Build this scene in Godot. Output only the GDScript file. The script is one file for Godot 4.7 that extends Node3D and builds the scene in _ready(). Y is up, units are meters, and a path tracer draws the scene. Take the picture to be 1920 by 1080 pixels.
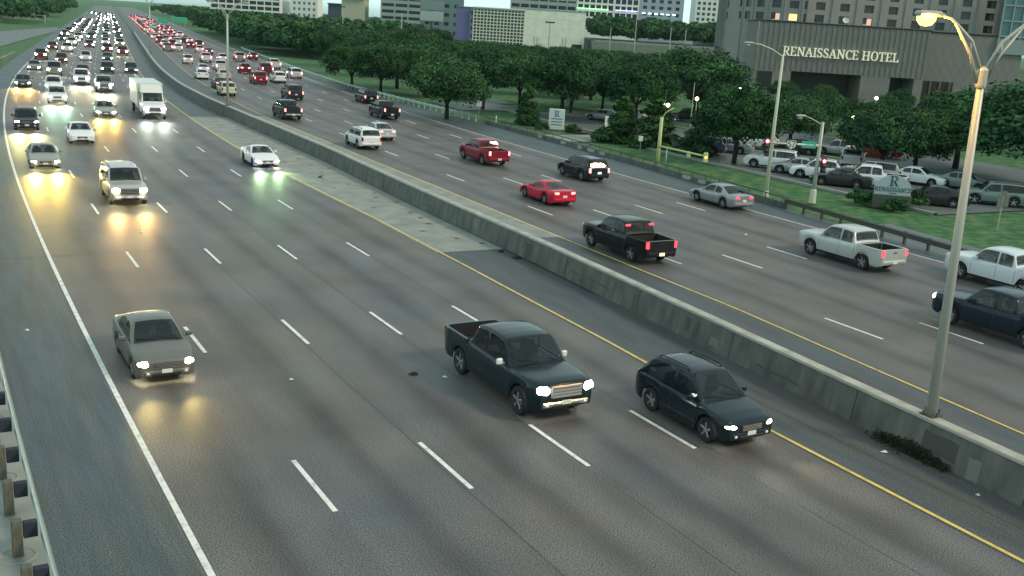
extends Node3D

# ------------------------------------------------------------------ helpers
const EYE := 11.127
var M := {}
var cache := {}
var rng := RandomNumberGenerator.new()
var RX := PackedFloat32Array()
var RZ := PackedFloat32Array()
var RT := PackedFloat32Array()
const S0 := -90.0
const SN := 3600

func lut(p: Array, t: float) -> float:
	if t <= p[0][0]: return p[0][1]
	for i in range(1, p.size()):
		if t <= p[i][0]:
			var a: float = p[i - 1][0]
			var b: float = p[i][0]
			return lerpf(p[i - 1][1], p[i][1], (t - a) / maxf(b - a, 1e-6))
	return p[p.size() - 1][1]

func road_tables() -> void:
	var kn := [[-20.0, .00073], [20.0, .00075], [50.0, .00102], [75.0, .00113], [100.0, .00112], [110.0, .0011], [150.0, .0006], [200.0, 0.0]]
	RX.resize(SN); RZ.resize(SN); RT.resize(SN)
	var th := 0.0
	for i in SN:
		RT[i] = th
		th += lut(kn, S0 + i * 0.5) * 0.5
	var i0 := int(-S0 * 2)
	var off := -0.53619 - RT[i0]
	var x := 0.0
	var z := 0.0
	for i in SN:
		RT[i] += off
		RX[i] = x; RZ[i] = z
		x += sin(RT[i]) * 0.5; z -= cos(RT[i]) * 0.5
	var dx := -0.76576 - RX[i0]
	var dz := -26.76635 - RZ[i0]
	for i in SN:
		RX[i] += dx; RZ[i] += dz

func heading(s: float) -> float:
	var f := clampf((s - S0) * 2.0, 0, SN - 2)
	var i := int(f)
	return lerpf(RT[i], RT[i + 1], f - i)

func rp(s: float, o: float, y := 0.0) -> Vector3:
	var f := clampf((s - S0) * 2.0, 0, SN - 2)
	var i := int(f)
	var k := f - i
	var t := lerpf(RT[i], RT[i + 1], k)
	return Vector3(lerpf(RX[i], RX[i + 1], k) + cos(t) * o, y, lerpf(RZ[i], RZ[i + 1], k) + sin(t) * o)

# lateral lines of the freeway as functions of the distance along it
func o_edge(_s: float) -> float: return -8.46
func o_yl(s: float) -> float: return lut([[-20.0, 8.0], [-2.0, 8.25], [6.0, 8.62], [18.0, 8.88], [30.0, 8.95], [46.0, 8.5], [60.0, 8.3], [400.0, 8.3]], s)
func o_bar(s: float) -> float: return lut([[-30.0, 10.2], [-10.0, 10.72], [5.0, 11.75], [18.0, 12.45], [35.0, 12.8], [52.0, 13.2], [66.0, 12.9], [80.0, 12.3], [95.0, 11.6], [116.0, 11.0], [145.0, 10.9], [400.0, 11.6]], s)
func o_yr(s: float) -> float: return lut([[-25.0, 14.4], [-6.0, 15.6], [8.0, 16.7], [20.0, 16.95], [40.0, 17.2], [65.0, 17.0], [93.0, 16.1], [150.0, 15.8]], s)
func o_wr(_s: float) -> float: return 34.9
func o_rail(s: float) -> float: return lut([[-40.0, 31.5], [-20.0, 33.2], [0.0, 35.0], [12.0, 36.3], [27.0, 37.9], [46.0, 39.5], [62.0, 40.2], [80.0, 40.2], [105.0, 38.7], [132.0, 37.2], [165.0, 36.6], [600.0, 36.6]], s)

func tex_noise(freq: float, ramp: Array, size := 512, kind := FastNoiseLite.TYPE_SIMPLEX_SMOOTH, oct := 4, sd := 1) -> NoiseTexture2D:
	var n := FastNoiseLite.new()
	n.noise_type = kind; n.frequency = freq; n.fractal_octaves = oct; n.seed = sd
	var g := Gradient.new()
	var offs := PackedFloat32Array()
	var cols := PackedColorArray()
	for r in ramp:
		offs.append(r[0]); cols.append((r[1] as Color).linear_to_srgb())
	g.offsets = offs; g.colors = cols
	var t := NoiseTexture2D.new()
	t.width = size; t.height = size; t.seamless = true; t.normalize = true
	t.noise = n; t.color_ramp = g
	return t

func grey(v: float) -> Color: return Color(v, v, v)

func mat(c: Color, rough := 0.7, metal := 0.0, name := "") -> StandardMaterial3D:
	var m := StandardMaterial3D.new()
	m.albedo_color = c.linear_to_srgb()
	m.roughness = rough; m.metallic = metal; m.resource_name = name
	return m

func glow(c: Color, e: float) -> StandardMaterial3D:
	var m := mat(c, 0.3)
	m.emission_enabled = true; m.emission = c.linear_to_srgb(); m.emission_energy_multiplier = e
	return m

func world_tex(m: StandardMaterial3D, t: Texture2D, metres: float, stretch := Vector3.ONE) -> StandardMaterial3D:
	m.albedo_texture = t
	m.uv1_triplanar = true; m.uv1_world_triplanar = true
	m.uv1_scale = stretch / metres
	return m

func paint(c: Color, rough := 0.32, metal := 0.0) -> StandardMaterial3D:
	var m := mat(c, rough, metal)
	m.metallic_specular = .36
	m.clearcoat_enabled = true; m.clearcoat = 0.22; m.clearcoat_roughness = 0.06
	return m

func mb(group := -1) -> SurfaceTool:
	var st := SurfaceTool.new()
	st.begin(Mesh.PRIMITIVE_TRIANGLES)
	st.set_smooth_group(group)
	return st

func tri(st: SurfaceTool, a: Vector3, b: Vector3, c: Vector3) -> void:
	st.add_vertex(a); st.add_vertex(b); st.add_vertex(c)

func ball(st: SurfaceTool, c: Vector3, r: Vector3, b := Basis.IDENTITY, n := 8) -> void:
	for i in n:
		for k in n * 2:
			var q := []
			for w in [[i, k], [i, k + 1], [i + 1, k + 1], [i + 1, k]]:
				var u: float = PI * w[0] / n
				var v: float = PI * w[1] / n
				q.append(c + b * (Vector3(sin(u) * cos(v), cos(u), sin(u) * sin(v)) * r))
			var mid: Vector3 = (q[0] + q[1] + q[2] + q[3]) * .25 - c
			if i == 0: q = [q[0], q[2], q[3]]
			elif i == n - 1: q = [q[0], q[1], q[2]]
			poly(st, q, mid)

func quad(st: SurfaceTool, a: Vector3, b: Vector3, c: Vector3, d: Vector3) -> void:
	tri(st, a, b, c); tri(st, a, c, d)

func poly(st: SurfaceTool, p: Array, out: Vector3) -> void:
	var n: Vector3 = (p[2] - p[0]).cross(p[1] - p[0])
	var flip := n.dot(out) < 0.0
	for i in range(1, p.size() - 1):
		if flip: tri(st, p[0], p[i + 1], p[i])
		else: tri(st, p[0], p[i], p[i + 1])

func box(st: SurfaceTool, c: Vector3, size: Vector3, b := Basis.IDENTITY) -> void:
	var h := size * 0.5
	for ax in 3:
		var u := (ax + 1) % 3
		var v := (ax + 2) % 3
		for sg in [-1.0, 1.0]:
			var p := []
			for k in [[-1, -1], [1, -1], [1, 1], [-1, 1]]:
				var q := Vector3()
				q[ax] = sg * h[ax]; q[u] = k[0] * h[u]; q[v] = k[1] * h[v]
				p.append(c + b * q)
			var n := Vector3(); n[ax] = sg
			poly(st, p, b * n)

func cbox(st: SurfaceTool, c: Vector3, size: Vector3, ch: float, b := Basis.IDENTITY) -> void:
	# box with chamfered edges
	var h := size * 0.5
	var e := minf(ch, minf(h.x, minf(h.y, h.z)) * 0.9)
	for ax in 3:
		var u := (ax + 1) % 3
		var v := (ax + 2) % 3
		for sg in [-1.0, 1.0]:
			var p := []
			for k in [[-1, -1], [1, -1], [1, 1], [-1, 1]]:
				var q := Vector3()
				q[ax] = sg * h[ax]; q[u] = k[0] * (h[u] - e); q[v] = k[1] * (h[v] - e)
				p.append(c + b * q)
			var n := Vector3(); n[ax] = sg
			poly(st, p, b * n)
		for su in [-1.0, 1.0]:
			for sv in [-1.0, 1.0]:
				var p := []
				for k in [[-1, 0], [1, 0], [1, 1], [-1, 1]]:
					var q := Vector3()
					q[ax] = k[0] * (h[ax] - e)
					q[u] = su * (h[u] - (e if k[1] == 1 else 0.0)); q[v] = sv * (h[v] - (0.0 if k[1] == 1 else e))
					p.append(c + b * q)
				var n := Vector3(); n[u] = su; n[v] = sv
				poly(st, p, b * n)
	for sx in [-1.0, 1.0]:
		for sy in [-1.0, 1.0]:
			for sz in [-1.0, 1.0]:
				var s3 := Vector3(sx, sy, sz)
				var p := []
				for ax in 3:
					var q := (h - Vector3.ONE * e) * s3
					q[ax] = h[ax] * s3[ax]
					p.append(c + b * q)
				poly(st, p, b * s3)

func tube(st: SurfaceTool, path: Array, r0: float, r1 := -1.0, sides := 10) -> void:
	if r1 < 0: r1 = r0
	var rings := []
	for i in path.size():
		var d: Vector3 = (path[mini(i + 1, path.size() - 1)] - path[maxi(i - 1, 0)]).normalized()
		var up := Vector3.UP if absf(d.y) < 0.9 else Vector3.RIGHT
		var a := d.cross(up).normalized()
		var b := d.cross(a)
		var r := lerpf(r0, r1, float(i) / maxi(1, path.size() - 1))
		var ring := []
		for k in sides:
			var t := TAU * k / sides
			ring.append(path[i] + (a * cos(t) + b * sin(t)) * r)
		rings.append(ring)
	for i in path.size() - 1:
		for k in sides:
			var k2 := (k + 1) % sides
			var cen: Vector3 = (path[i] + path[i + 1]) * 0.5
			var q := [rings[i][k], rings[i][k2], rings[i + 1][k2], rings[i + 1][k]]
			poly(st, q, (q[0] + q[2]) * 0.5 - cen)
	poly(st, rings[0], path[0] - path[1])
	poly(st, rings[path.size() - 1], path[path.size() - 1] - path[path.size() - 2])

func lat(st: SurfaceTool, prof: Array, axis: Basis, at: Vector3, sides := 20) -> void:
	# prof: [radius, height], outside on the right when walking up; axis maps y to the axis of the lathe
	for i in prof.size() - 1:
		var r0: float = prof[i][0]
		var y0: float = prof[i][1]
		var r1: float = prof[i + 1][0]
		var y1: float = prof[i + 1][1]
		for k in sides:
			var t0 := TAU * k / sides
			var t1 := TAU * (k + 1) / sides
			var e0 := Vector3(cos(t0), 0, sin(t0))
			var e1 := Vector3(cos(t1), 0, sin(t1))
			var up := Vector3.UP
			var q := [at + axis * (e0 * r0 + up * y0), at + axis * (e1 * r0 + up * y0), at + axis * (e1 * r1 + up * y1), at + axis * (e0 * r1 + up * y1)]
			if r0 < 1e-4: q = [q[0], q[2], q[3]]
			elif r1 < 1e-4: q = [q[0], q[1], q[2]]
			poly(st, q, axis * ((e0 + e1) * 0.5 * (y1 - y0) - up * (r1 - r0)))

func fin(st: SurfaceTool) -> ArrayMesh:
	st.generate_normals()
	return st.commit()

func numbered(called: String) -> String:
	if not cache.has("#" + called):
		cache["#" + called] = 0
		return called
	cache["#" + called] += 1
	return "%s_%03d" % [called, cache["#" + called]]

func part(called: String, mesh: Mesh, m: Material, parent: Node, at := Transform3D.IDENTITY) -> MeshInstance3D:
	var o := MeshInstance3D.new()
	o.name = called if parent != self else numbered(called)
	o.mesh = mesh
	o.transform = at
	if m:
		for i in mesh.get_surface_count(): o.set_surface_override_material(i, m)
	parent.add_child(o, true)
	return o

func obj(called: String, st: SurfaceTool, m: Material, parent: Node = self) -> MeshInstance3D:
	return part(called, fin(st), m, parent)

func tag(o: Node, label: String, category: String, group := "") -> Node:
	o.set_meta("label", label); o.set_meta("category", category)
	if group != "": o.set_meta("group", group)
	return o

func struct(called: String, st: SurfaceTool, m: Material) -> MeshInstance3D:
	var o := obj(called, st, m, self)
	o.set_meta("kind", "structure")
	return o

func thing(called: String, label: String, category: String, at := Vector3.ZERO, turn := 0.0, group := "") -> Node3D:
	var o := Node3D.new()
	o.name = numbered(called)
	add_child(o)
	o.position = at; o.rotation.y = turn
	tag(o, label, category, group)
	return o

func node(called: String, parent: Node, at := Transform3D.IDENTITY) -> Node3D:
	var o := Node3D.new()
	o.name = called
	parent.add_child(o, true)
	o.transform = at
	return o

func strip(st: SurfaceTool, oa: Callable, ob: Callable, s1: float, s2: float, step: float, y: float, across := 1, vm := 60.0) -> void:
	var n := maxi(1, int(ceil((s2 - s1) / step)))
	for i in n:
		for j in across:
			var v := []
			for w in [[i, j], [i + 1, j], [i + 1, j + 1], [i, j + 1]]:
				var s: float = lerpf(s1, s2, float(w[0]) / n)
				var u: float = float(w[1]) / across
				var p := rp(s, lerpf(oa.call(s), ob.call(s), u), y)
				v.append([p, Vector2(u, s / vm), Vector2(p.x, p.z) / 9.0])
			for k in [0, 1, 2, 0, 2, 3]:
				st.set_uv(v[k][1]); st.set_uv2(v[k][2]); st.set_normal(Vector3.UP)
				st.add_vertex(v[k][0])

func sheet(st: SurfaceTool) -> ArrayMesh: return st.commit()

func K(v: float) -> Callable: return func(_s): return v

# ------------------------------------------------------------------ scene
func _ready() -> void:
	rng.seed = 35
	var cam := Camera3D.new()
	cam.name = "Camera"
	cam.fov = rad_to_deg(2.0 * atan(540.0 / 1924.05))
	cam.near = 0.2; cam.far = 6000.0
	cam.transform = Transform3D(Basis(Vector3.RIGHT, -0.25194) * Basis(Vector3.BACK, 0.06358), Vector3(0, EYE, 0))
	add_child(cam)
	cam.current = true
	var env := Environment.new()
	env.background_mode = Environment.BG_SKY
	var sky := Sky.new()
	var sm := ProceduralSkyMaterial.new()
	sm.sky_top_color = Color(.47, .60, .64).linear_to_srgb()
	sm.sky_horizon_color = Color(.74, .98, .95).linear_to_srgb()
	sm.sky_curve = 0.25
	sm.ground_bottom_color = Color(.05, .07, .06).linear_to_srgb()
	sm.ground_horizon_color = Color(.25, .36, .34).linear_to_srgb()
	sm.sky_energy_multiplier = 0.95
	sky.sky_material = sm
	env.sky = sky
	env.tonemap_mode = Environment.TONE_MAPPER_LINEAR
	env.tonemap_exposure = 1.3
	env.sdfgi_enabled = true; env.ssao_enabled = true; env.ssil_enabled = true
	env.fog_enabled = true
	env.fog_density = 0.00007
	env.fog_light_color = Color(.42, .66, .62).linear_to_srgb()
	var we := WorldEnvironment.new()
	we.name = "WorldEnvironment"
	we.environment = env
	add_child(we)
	var sun := DirectionalLight3D.new()
	sun.name = "Sun"
	sun.light_color = Color(1.0, .90, .80)
	sun.light_energy = 0.5
	sun.light_angular_distance = 10.0
	sun.shadow_enabled = true
	add_child(sun)
	sun.look_at_from_position(Vector3(38, 31, 14), Vector3.ZERO)

	road_tables()
	materials()
	ground()
	markings()
	barrier()
	guardrails()
	hotel()
	far_buildings()
	trees()
	street_furniture()
	traffic()
	parked_cars()
	far_traffic()
	small_things()

func materials() -> void:
	M.grass = world_tex(mat(Color.WHITE, 0.95), tex_noise(0.02, [[0.0, Color(.016, .055, .018)], [.4, Color(.028, .11, .030)], [.62, Color(.05, .15, .04)], [.8, Color(.10, .15, .06)], [1.0, Color(.17, .17, .09)]], 512, FastNoiseLite.TYPE_SIMPLEX_SMOOTH, 6, 3), 14.0)
	var grain := tex_noise(0.16, [[0.0, grey(.10)], [.36, grey(.42)], [.52, grey(.70)], [.66, grey(.95)], [1.0, grey(1.0)]], 1024, FastNoiseLite.TYPE_SIMPLEX, 3, 5)
	for k in [["lanes_left", 5, 3, Color(.180, .179, .167)], ["lanes_right", 5, 4, Color(.180, .179, .167)], ["shoulder", 0, 6, Color(.105, .142, .150)], ["inner", 0, 8, Color(.108, .130, .134)], ["lot", 0, 9, Color(.17, .21, .20)]]:
		var m := mat(Color.WHITE, 0.56)
		m.metallic_specular = 0.42
		m.albedo_texture = lane_texture(k[1], k[2], k[3])
		m.detail_enabled = true
		m.detail_albedo = grain
		m.detail_blend_mode = BaseMaterial3D.BLEND_MODE_MUL
		m.detail_uv_layer = BaseMaterial3D.DETAIL_UV_2
		M[k[0]] = m
	M.slab = world_tex(mat(Color.WHITE, 0.85), tex_noise(0.012, [[0.0, Color(.19, .215, .193)], [.5, Color(.245, .27, .24)], [1.0, Color(.30, .325, .285)]], 512, FastNoiseLite.TYPE_SIMPLEX_SMOOTH, 6, 12), 10.0)
	M.concrete = world_tex(mat(Color.WHITE, 0.88), tex_noise(0.014, [[0.0, Color(.045, .054, .05)], [.35, Color(.092, .105, .095)], [.6, Color(.112, .126, .113)], [1.0, Color(.20, .215, .19)]], 512, FastNoiseLite.TYPE_SIMPLEX_SMOOTH, 6, 14), 6.0, Vector3(1.6, .35, 1.6))
	M.cap = world_tex(mat(Color.WHITE, 0.85), tex_noise(0.02, [[0.0, Color(.26, .28, .24)], [1.0, Color(.46, .48, .42)]], 256, FastNoiseLite.TYPE_SIMPLEX_SMOOTH, 5, 15), 5.0)
	M.white_line = world_tex(mat(Color.WHITE, 0.7), tex_noise(0.03, [[0.0, Color(.42, .46, .42)], [.35, Color(.68, .72, .67)], [1.0, Color(.82, .86, .8)]], 256, FastNoiseLite.TYPE_SIMPLEX_SMOOTH, 5, 16), 2.5)
	M.yellow_line = world_tex(mat(Color.WHITE, 0.7), tex_noise(0.03, [[0.0, Color(.34, .28, .1)], [.35, Color(.60, .47, .13)], [1.0, Color(.74, .6, .2)]], 256, FastNoiseLite.TYPE_SIMPLEX_SMOOTH, 5, 17), 3.5)
	M.seal = mat(Color(.02, .024, .024), 0.5)
	M.steel = mat(Color(.42, .5, .47), 0.45, 0.6)
	M.rust = mat(Color(.075, .075, .06), 0.7, 0.2)
	M.wood = world_tex(mat(Color.WHITE, 0.9), tex_noise(0.03, [[0.0, Color(.06, .07, .05)], [1.0, Color(.17, .165, .12)]], 256, FastNoiseLite.TYPE_SIMPLEX_SMOOTH, 5, 19), 1.0, Vector3(2, .4, 2))
	M.dark_wood = mat(Color(.02, .027, .04), 0.8)
	M.pole = mat(Color(.42, .45, .40), 0.5, 0.35)
	M.pole_pale = mat(Color(.56, .60, .46), 0.55, 0.1)
	M.lamp_case = mat(Color(.40, .42, .39), 0.5, 0.2)
	M.glass = mat(Color(.010, .017, .020), 0.06); M.glass.metallic_specular = 0.42
	M.pane = mat(Color(.010, .019, .022), 0.04); M.pane.transparency = BaseMaterial3D.TRANSPARENCY_ALPHA; M.pane.albedo_color.a = .62
	M.seat = mat(Color(.045, .05, .05), .9); M.pane.metallic_specular = .42
	M.rubber = mat(Color(.010, .011, .012), 0.85)
	M.rim = mat(Color(.38, .40, .41), 0.35, 0.8)
	M.trim = mat(Color(.012, .014, .015), 0.6)
	M.under = mat(Color(.006, .007, .008), 0.95)
	M.chrome = mat(Color(.62, .65, .64), 0.18, 0.9)
	M.plate = mat(Color(.72, .75, .70), 0.5)
	M.head_off = mat(Color(.60, .65, .66), 0.12, 0.3)
	M.tail_off = paint(Color(.22, .008, .012), 0.2)
	M.tail_on = glow(Color(1.0, .05, .07), 1.9)
	M.tail_hot = glow(Color(1.0, .30, .26), 2.2)
	M.head_white = glow(Color(.92, 1.0, .92), 110.0)
	M.head_warm = glow(Color(1.0, .86, .50), 120.0)
	M.head_blue = glow(Color(.86, .86, 1.0), 90.0)
	M.head_far = glow(Color(.95, 1.0, .93), 90.0)
	M.head_dim = glow(Color(1.0, .95, .78), 9.0)
	M.red_far = glow(Color(1.0, .14, .17), 14.0)
	M.amber = glow(Color(1.0, .62, .12), 1.5)
	M.trunk = mat(Color(.022, .022, .018), 0.95)

func lane_texture(lanes: int, sd: int, base: Color) -> ImageTexture:
	var w := 320
	var h := 512
	var im := Image.create(w, h, false, Image.FORMAT_RGB8)
	var n := FastNoiseLite.new()
	n.seed = sd; n.frequency = 1.0; n.fractal_octaves = 4
	var n2 := FastNoiseLite.new()
	n2.seed = sd + 40; n2.frequency = 1.0; n2.fractal_octaves = 3
	for y in h:
		var a := TAU * y / h
		var cy := cos(a)
		var sy := sin(a)
		for x in w:
			var u := float(x) / w
			var v := 1.0 + 0.13 * n.get_noise_3d(u * 26.0, cy * 0.9, sy * 0.9) + 0.30 * n2.get_noise_3d(u * 5.0, cy * 2.2 + 9.0, sy * 2.2)
			if lanes > 0:
				var p := fposmod(u * lanes, 1.0)
				v -= 0.33 * exp(-pow((p - 0.5) / 0.13, 2.0))
				v += 0.055 * exp(-pow((p - 0.2) / 0.1, 2.0)) + 0.055 * exp(-pow((p - 0.8) / 0.1, 2.0))
				v -= 0.06 * exp(-pow((minf(p, 1.0 - p)) / 0.05, 2.0))
			var warm := n2.get_noise_3d(u * 3.0 + 30.0, cy * 1.2, sy * 1.2) * 0.15
			im.set_pixel(x, y, Color(base.r * v * (1.0 + warm), base.g * v, base.b * v * (1.0 - warm * 1.2)).linear_to_srgb())
	return ImageTexture.create_from_image(im)

# ------------------------------------------------------------------ the setting
func ground() -> void:
	var st := mb()
	var R := 5000.0
	for q in [[-R, -R, 0.0, 0.0], [0.0, -R, R, 0.0], [-R, 0.0, 0.0, R], [0.0, 0.0, R, R]]:
		poly(st, [Vector3(q[0], -.12, q[1]), Vector3(q[2], -.12, q[1]), Vector3(q[2], -.12, q[3]), Vector3(q[0], -.12, q[3])], Vector3.UP)
	struct("ground", st, M.grass)
	st = mb(); strip(st, K(-8.62), func(s): return o_yl(s) - .18, -60, 160, 2.0, 0.0, 2)
	strip(st, K(-8.62), func(s): return o_yl(s) - .18, 160, 1500, 10.0, 0.0, 2)
	part("roadway", sheet(st), M.lanes_left, self).set_meta("kind", "structure")
	st = mb(); strip(st, func(s): return o_yr(s) + .15, K(35.1), -60, 160, 2.0, 0.0, 2)
	strip(st, func(s): return o_yr(s) + .15, K(35.1), 160, 1500, 10.0, 0.0, 2)
	part("roadway", sheet(st), M.lanes_right, self).set_meta("kind", "structure")
	st = mb(); strip(st, K(-11.15), K(-8.62), -60, 1500, 4.0, 0.0)
	part("outer_shoulder", sheet(st), M.shoulder, self).set_meta("kind", "structure")
	st = mb(); strip(st, K(35.1), func(s): return o_rail(s) + .3, -60, 1500, 4.0, 0.0)
	part("outer_shoulder", sheet(st), M.shoulder, self).set_meta("kind", "structure")
	st = mb(); strip(st, func(s): return o_yl(s) - .18, func(s): return o_bar(s) + .1, -60, 21, 1.5, 0.0)
	strip(st, func(s): return o_yl(s) - .18, func(s): return o_bar(s) + .1, 84, 1500, 4.0, 0.0)
	part("inner_shoulder", sheet(st), M.inner, self).set_meta("kind", "structure")
	st = mb(); strip(st, func(s): return o_bar(s) + .7, func(s): return o_yr(s) + .15, -60, 23, 1.5, 0.0)
	strip(st, func(s): return o_bar(s) + .7, func(s): return o_yr(s) + .15, 86, 1500, 4.0, 0.0)
	part("inner_shoulder", sheet(st), M.inner, self).set_meta("kind", "structure")
	# concrete slabs with open joints, on both sides of the median barrier
	for side in 2:
		var sl := Node3D.new()
		sl.name = numbered("concrete_shoulder")
		add_child(sl)
		sl.set_meta("kind", "structure")
		var s := 21.0 if side == 0 else 23.0
		var last := 84.0 if side == 0 else 86.0
		while s < last - 0.1:
			var e := minf(s + 7.0, last)
			st = mb()
			if side == 0: strip(st, func(q): return o_yl(q) - .18, func(q): return o_bar(q) + .1, s, e - .035, 2.0, 0.006)
			else: strip(st, func(q): return o_bar(q) + .7, func(q): return o_yr(q) + .15, s, e - .035, 2.0, 0.006)
			part("slab", sheet(st), M.slab, sl)
			s = e
		st = mb()
		if side == 0: strip(st, func(q): return o_yl(q) - .18, func(q): return o_bar(q) + .1, 21, last, 3.0, -0.012)
		else: strip(st, func(q): return o_bar(q) + .7, func(q): return o_yr(q) + .15, 23, last, 3.0, -0.012)
		part("joint_bed", sheet(st), M.seal, sl)
		if side == 0:
			for k in 34:
				var t := 22.0 + k * 1.75 + rng.randf() * .9
				var a := rng.randf_range(.25, .85)
				st = mb()
				lat(st, [[.17, .008], [.085 + rng.randf() * .07, .012], [0.0, .013]], Basis.IDENTITY, rp(t, lerpf(o_yl(t), o_bar(t), a)), 7)
				obj("drain_spot", st, M.seal, sl)
	# left: concrete mow strip under the guardrail, frontage road
	st = mb(); strip(st, K(-14.6), K(-11.15), -60, 90, 3.0, 0.01)
	part("mow_strip", sheet(st), M.slab, self).set_meta("kind", "structure")
	st = mb(); strip(st, func(s): return lut([[60.0, -34.0], [250.0, -34.0], [380.0, -13.0]], s), func(s): return lut([[60.0, -22.0], [140.0, -20.0], [260.0, -15.0], [330.0, -11.3]], s), 60, 375, 8.0, -0.02)
	part("frontage_road", sheet(st), M.lot, self).set_meta("kind", "structure")
	# right: narrow kerb road beside the guardrail, hotel lots and drives
	st = mb(); strip(st, func(s): return o_rail(s) + .3, func(s): return o_rail(s) + 4.4, -60, 22, 3.0, -0.03)
	part("service_road", sheet(st), M.lot, self).set_meta("kind", "structure")
	st = mb(); strip(st, K(48.8), K(84.0), 24, 62, 4.0, -0.05)
	strip(st, K(50.5), K(84.0), 62, 100, 4.0, -0.05)
	part("parking_lot", sheet(st), M.lot, self).set_meta("kind", "structure")
	st = mb(); strip(st, K(42.0), K(50.5), 66, 72, 3.0, -0.045)
	part("driveway", sheet(st), M.slab, self).set_meta("kind", "structure")
	st = mb(); strip(st, K(44.0), K(54.0), 100, 112, 3.0, -0.05)
	strip(st, K(52.0), K(57.0), 112, 240, 6.0, -0.05)
	part("driveway", sheet(st), M.lot, self).set_meta("kind", "structure")
	# kerbs and verge islands of the lot
	for k in [[24.0, 62.0, 48.4, 48.8], [72.0, 98.0, 50.2, 50.55], [30.0, 96.0, 66.0, 66.3]]:
		st = mb()
		for s in range(int(k[0]), int(k[1]), 2):
			var a := rp(s, k[2]); var b := rp(s, k[3]); var c := rp(s + 2, k[3]); var d := rp(s + 2, k[2])
			var up := Vector3(0, .1, 0)
			var dn := Vector3(0, -.1, 0)
			poly(st, [a + up, b + up, c + up, d + up], Vector3.UP)
			poly(st, [a + dn, d + dn, d + up, a + up], a - b)
			poly(st, [b + dn, c + dn, c + up, b + up], b - a)
		struct("kerb", st, M.slab)
	st = mb(); strip(st, K(66.3), K(69.0), 30, 96, 4.0, 0.0)
	struct("verge", st, M.grass)
	st = mb(); strip(st, K(47.3), K(49.6), 73.5, 83, 2.0, 0.02)
	struct("flower_bed", st, world_tex(mat(Color.WHITE, .95), tex_noise(.08, [[0.0, Color(.03, .05, .02)], [.5, Color(.10, .03, .035)], [1.0, Color(.22, .05, .07)]], 256), 3.0))
	# far embankment carrying a road behind the trees on the right
	st = mb()
	var ea := Vector3(24.5, 0, -405)
	var eb := Vector3(190, 0, -385)
	var up6 := Vector3(0, 6.4, 0)
	var bk := Vector3(6, 0, -240)
	poly(st, [ea + Vector3(0, 0, 12), eb + Vector3(0, 0, 12), eb + up6, ea + up6], Vector3(0, .5, 1))
	poly(st, [ea + up6, eb + up6, eb + up6 + bk, ea + up6 + bk], Vector3.UP)
	poly(st, [ea + Vector3(0, 0, 12), ea + up6, ea + up6 + bk, ea + bk], Vector3.LEFT)
	struct("embankment", st, world_tex(mat(Color.WHITE, .95), tex_noise(.03, [[0.0, Color(.05, .085, .055)], [1.0, Color(.11, .14, .10)]], 256), 20.0))
	st = mb(); cbox(st, Vector3(100, 6.75, -397), Vector3(152, .7, .6), .05, Basis(Vector3.UP, .12)); tag(obj("concrete_wall", st, M.slab, self), "long low concrete road parapet along the far embankment left of the hotel", "wall")

func dash_mesh(len: float, wid: float) -> ArrayMesh:
	var st := mb()
	cbox(st, Vector3(0, .004, 0), Vector3(wid, .008, len), .004)
	return fin(st)

func markings() -> void:
	var root_l := Node3D.new(); root_l.name = "lane_markings"; add_child(root_l); root_l.set_meta("kind", "structure")
	var dm := dash_mesh(3.05, .13)
	var lines := [[-5.21, 0.10], [-1.74, -0.05], [1.74, -0.05], [5.21, -0.2]]
	for li in lines.size():
		for k in range(-3, 24):
			var s: float = k * 12.192 - 1.525 + lines[li][1]
			var t := Transform3D(Basis(Vector3.UP, -heading(s)), rp(s, lines[li][0], .001))
			part("lane_dash", dm, M.white_line, root_l, t)
	var rl := [[19.45, 20.25, 4.1], [23.1, 24.05, 2.2], [27.3, 27.85, 4.1 + 12.3], [31.3, 31.5, 30.0]]
	for li in 4:
		for k in range(-3, 22):
			var s: float = rl[li][2] + k * 13.15
			var o := lerpf(rl[li][0], rl[li][1], clampf((s - 2.0) / 40.0, 0, 1))
			part("lane_dash", dm, M.white_line, root_l, Transform3D(Basis(Vector3.UP, -heading(s)), rp(s, o, .001)))
	for e in [[func(s): return o_edge(s) - .075, func(s): return o_edge(s) + .075, M.white_line], [func(s): return 34.83, func(s): return 34.95, M.white_line], [func(s): return o_yl(s) - .07, func(s): return o_yl(s) + .06, M.yellow_line], [func(s): return o_yr(s) - .06, func(s): return o_yr(s) + .06, M.yellow_line]]:
		var st := mb()
		strip(st, e[0], e[1], -60, 150, 1.5, .014)
		strip(st, e[0], e[1], 150, 900, 8.0, .014)
		part("edge_line", sheet(st), e[2], root_l)
	# sealed joints across and along the lanes
	var sealed := mat(Color(.035, .04, .04), .55)
	for k in [[24.3, -11.1, -2.4], [31.0, -8.3, -5.4], [68.0, -8.4, 8.2], [75.0, -8.4, 2.0], [29.2, -7.6, -5.3], [104.0, -8.4, 8.2]]:
		var st := mb()
		strip(st, K(k[1]), K(k[2]), k[0], k[0] + .07, .07, .004, 6)
		part("sealed_joint", sheet(st), sealed, root_l)
	for k in [[-22.0, 60.0, 1.62], [-22.0, 40.0, 5.35], [-20.0, 26.0, -1.9], [-22.0, 20.0, 9.6]]:
		var st := mb()
		var o0: float = k[2]
		strip(st, func(s): return o0 + .016 * sin(s * .9) + .008 * sin(s * 2.3), func(s): return o0 + .02 + .016 * sin(s * .9) + .008 * sin(s * 2.3 + .4), k[0], k[1], .8, .004)
		part("crack", sheet(st), sealed, root_l)

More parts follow.
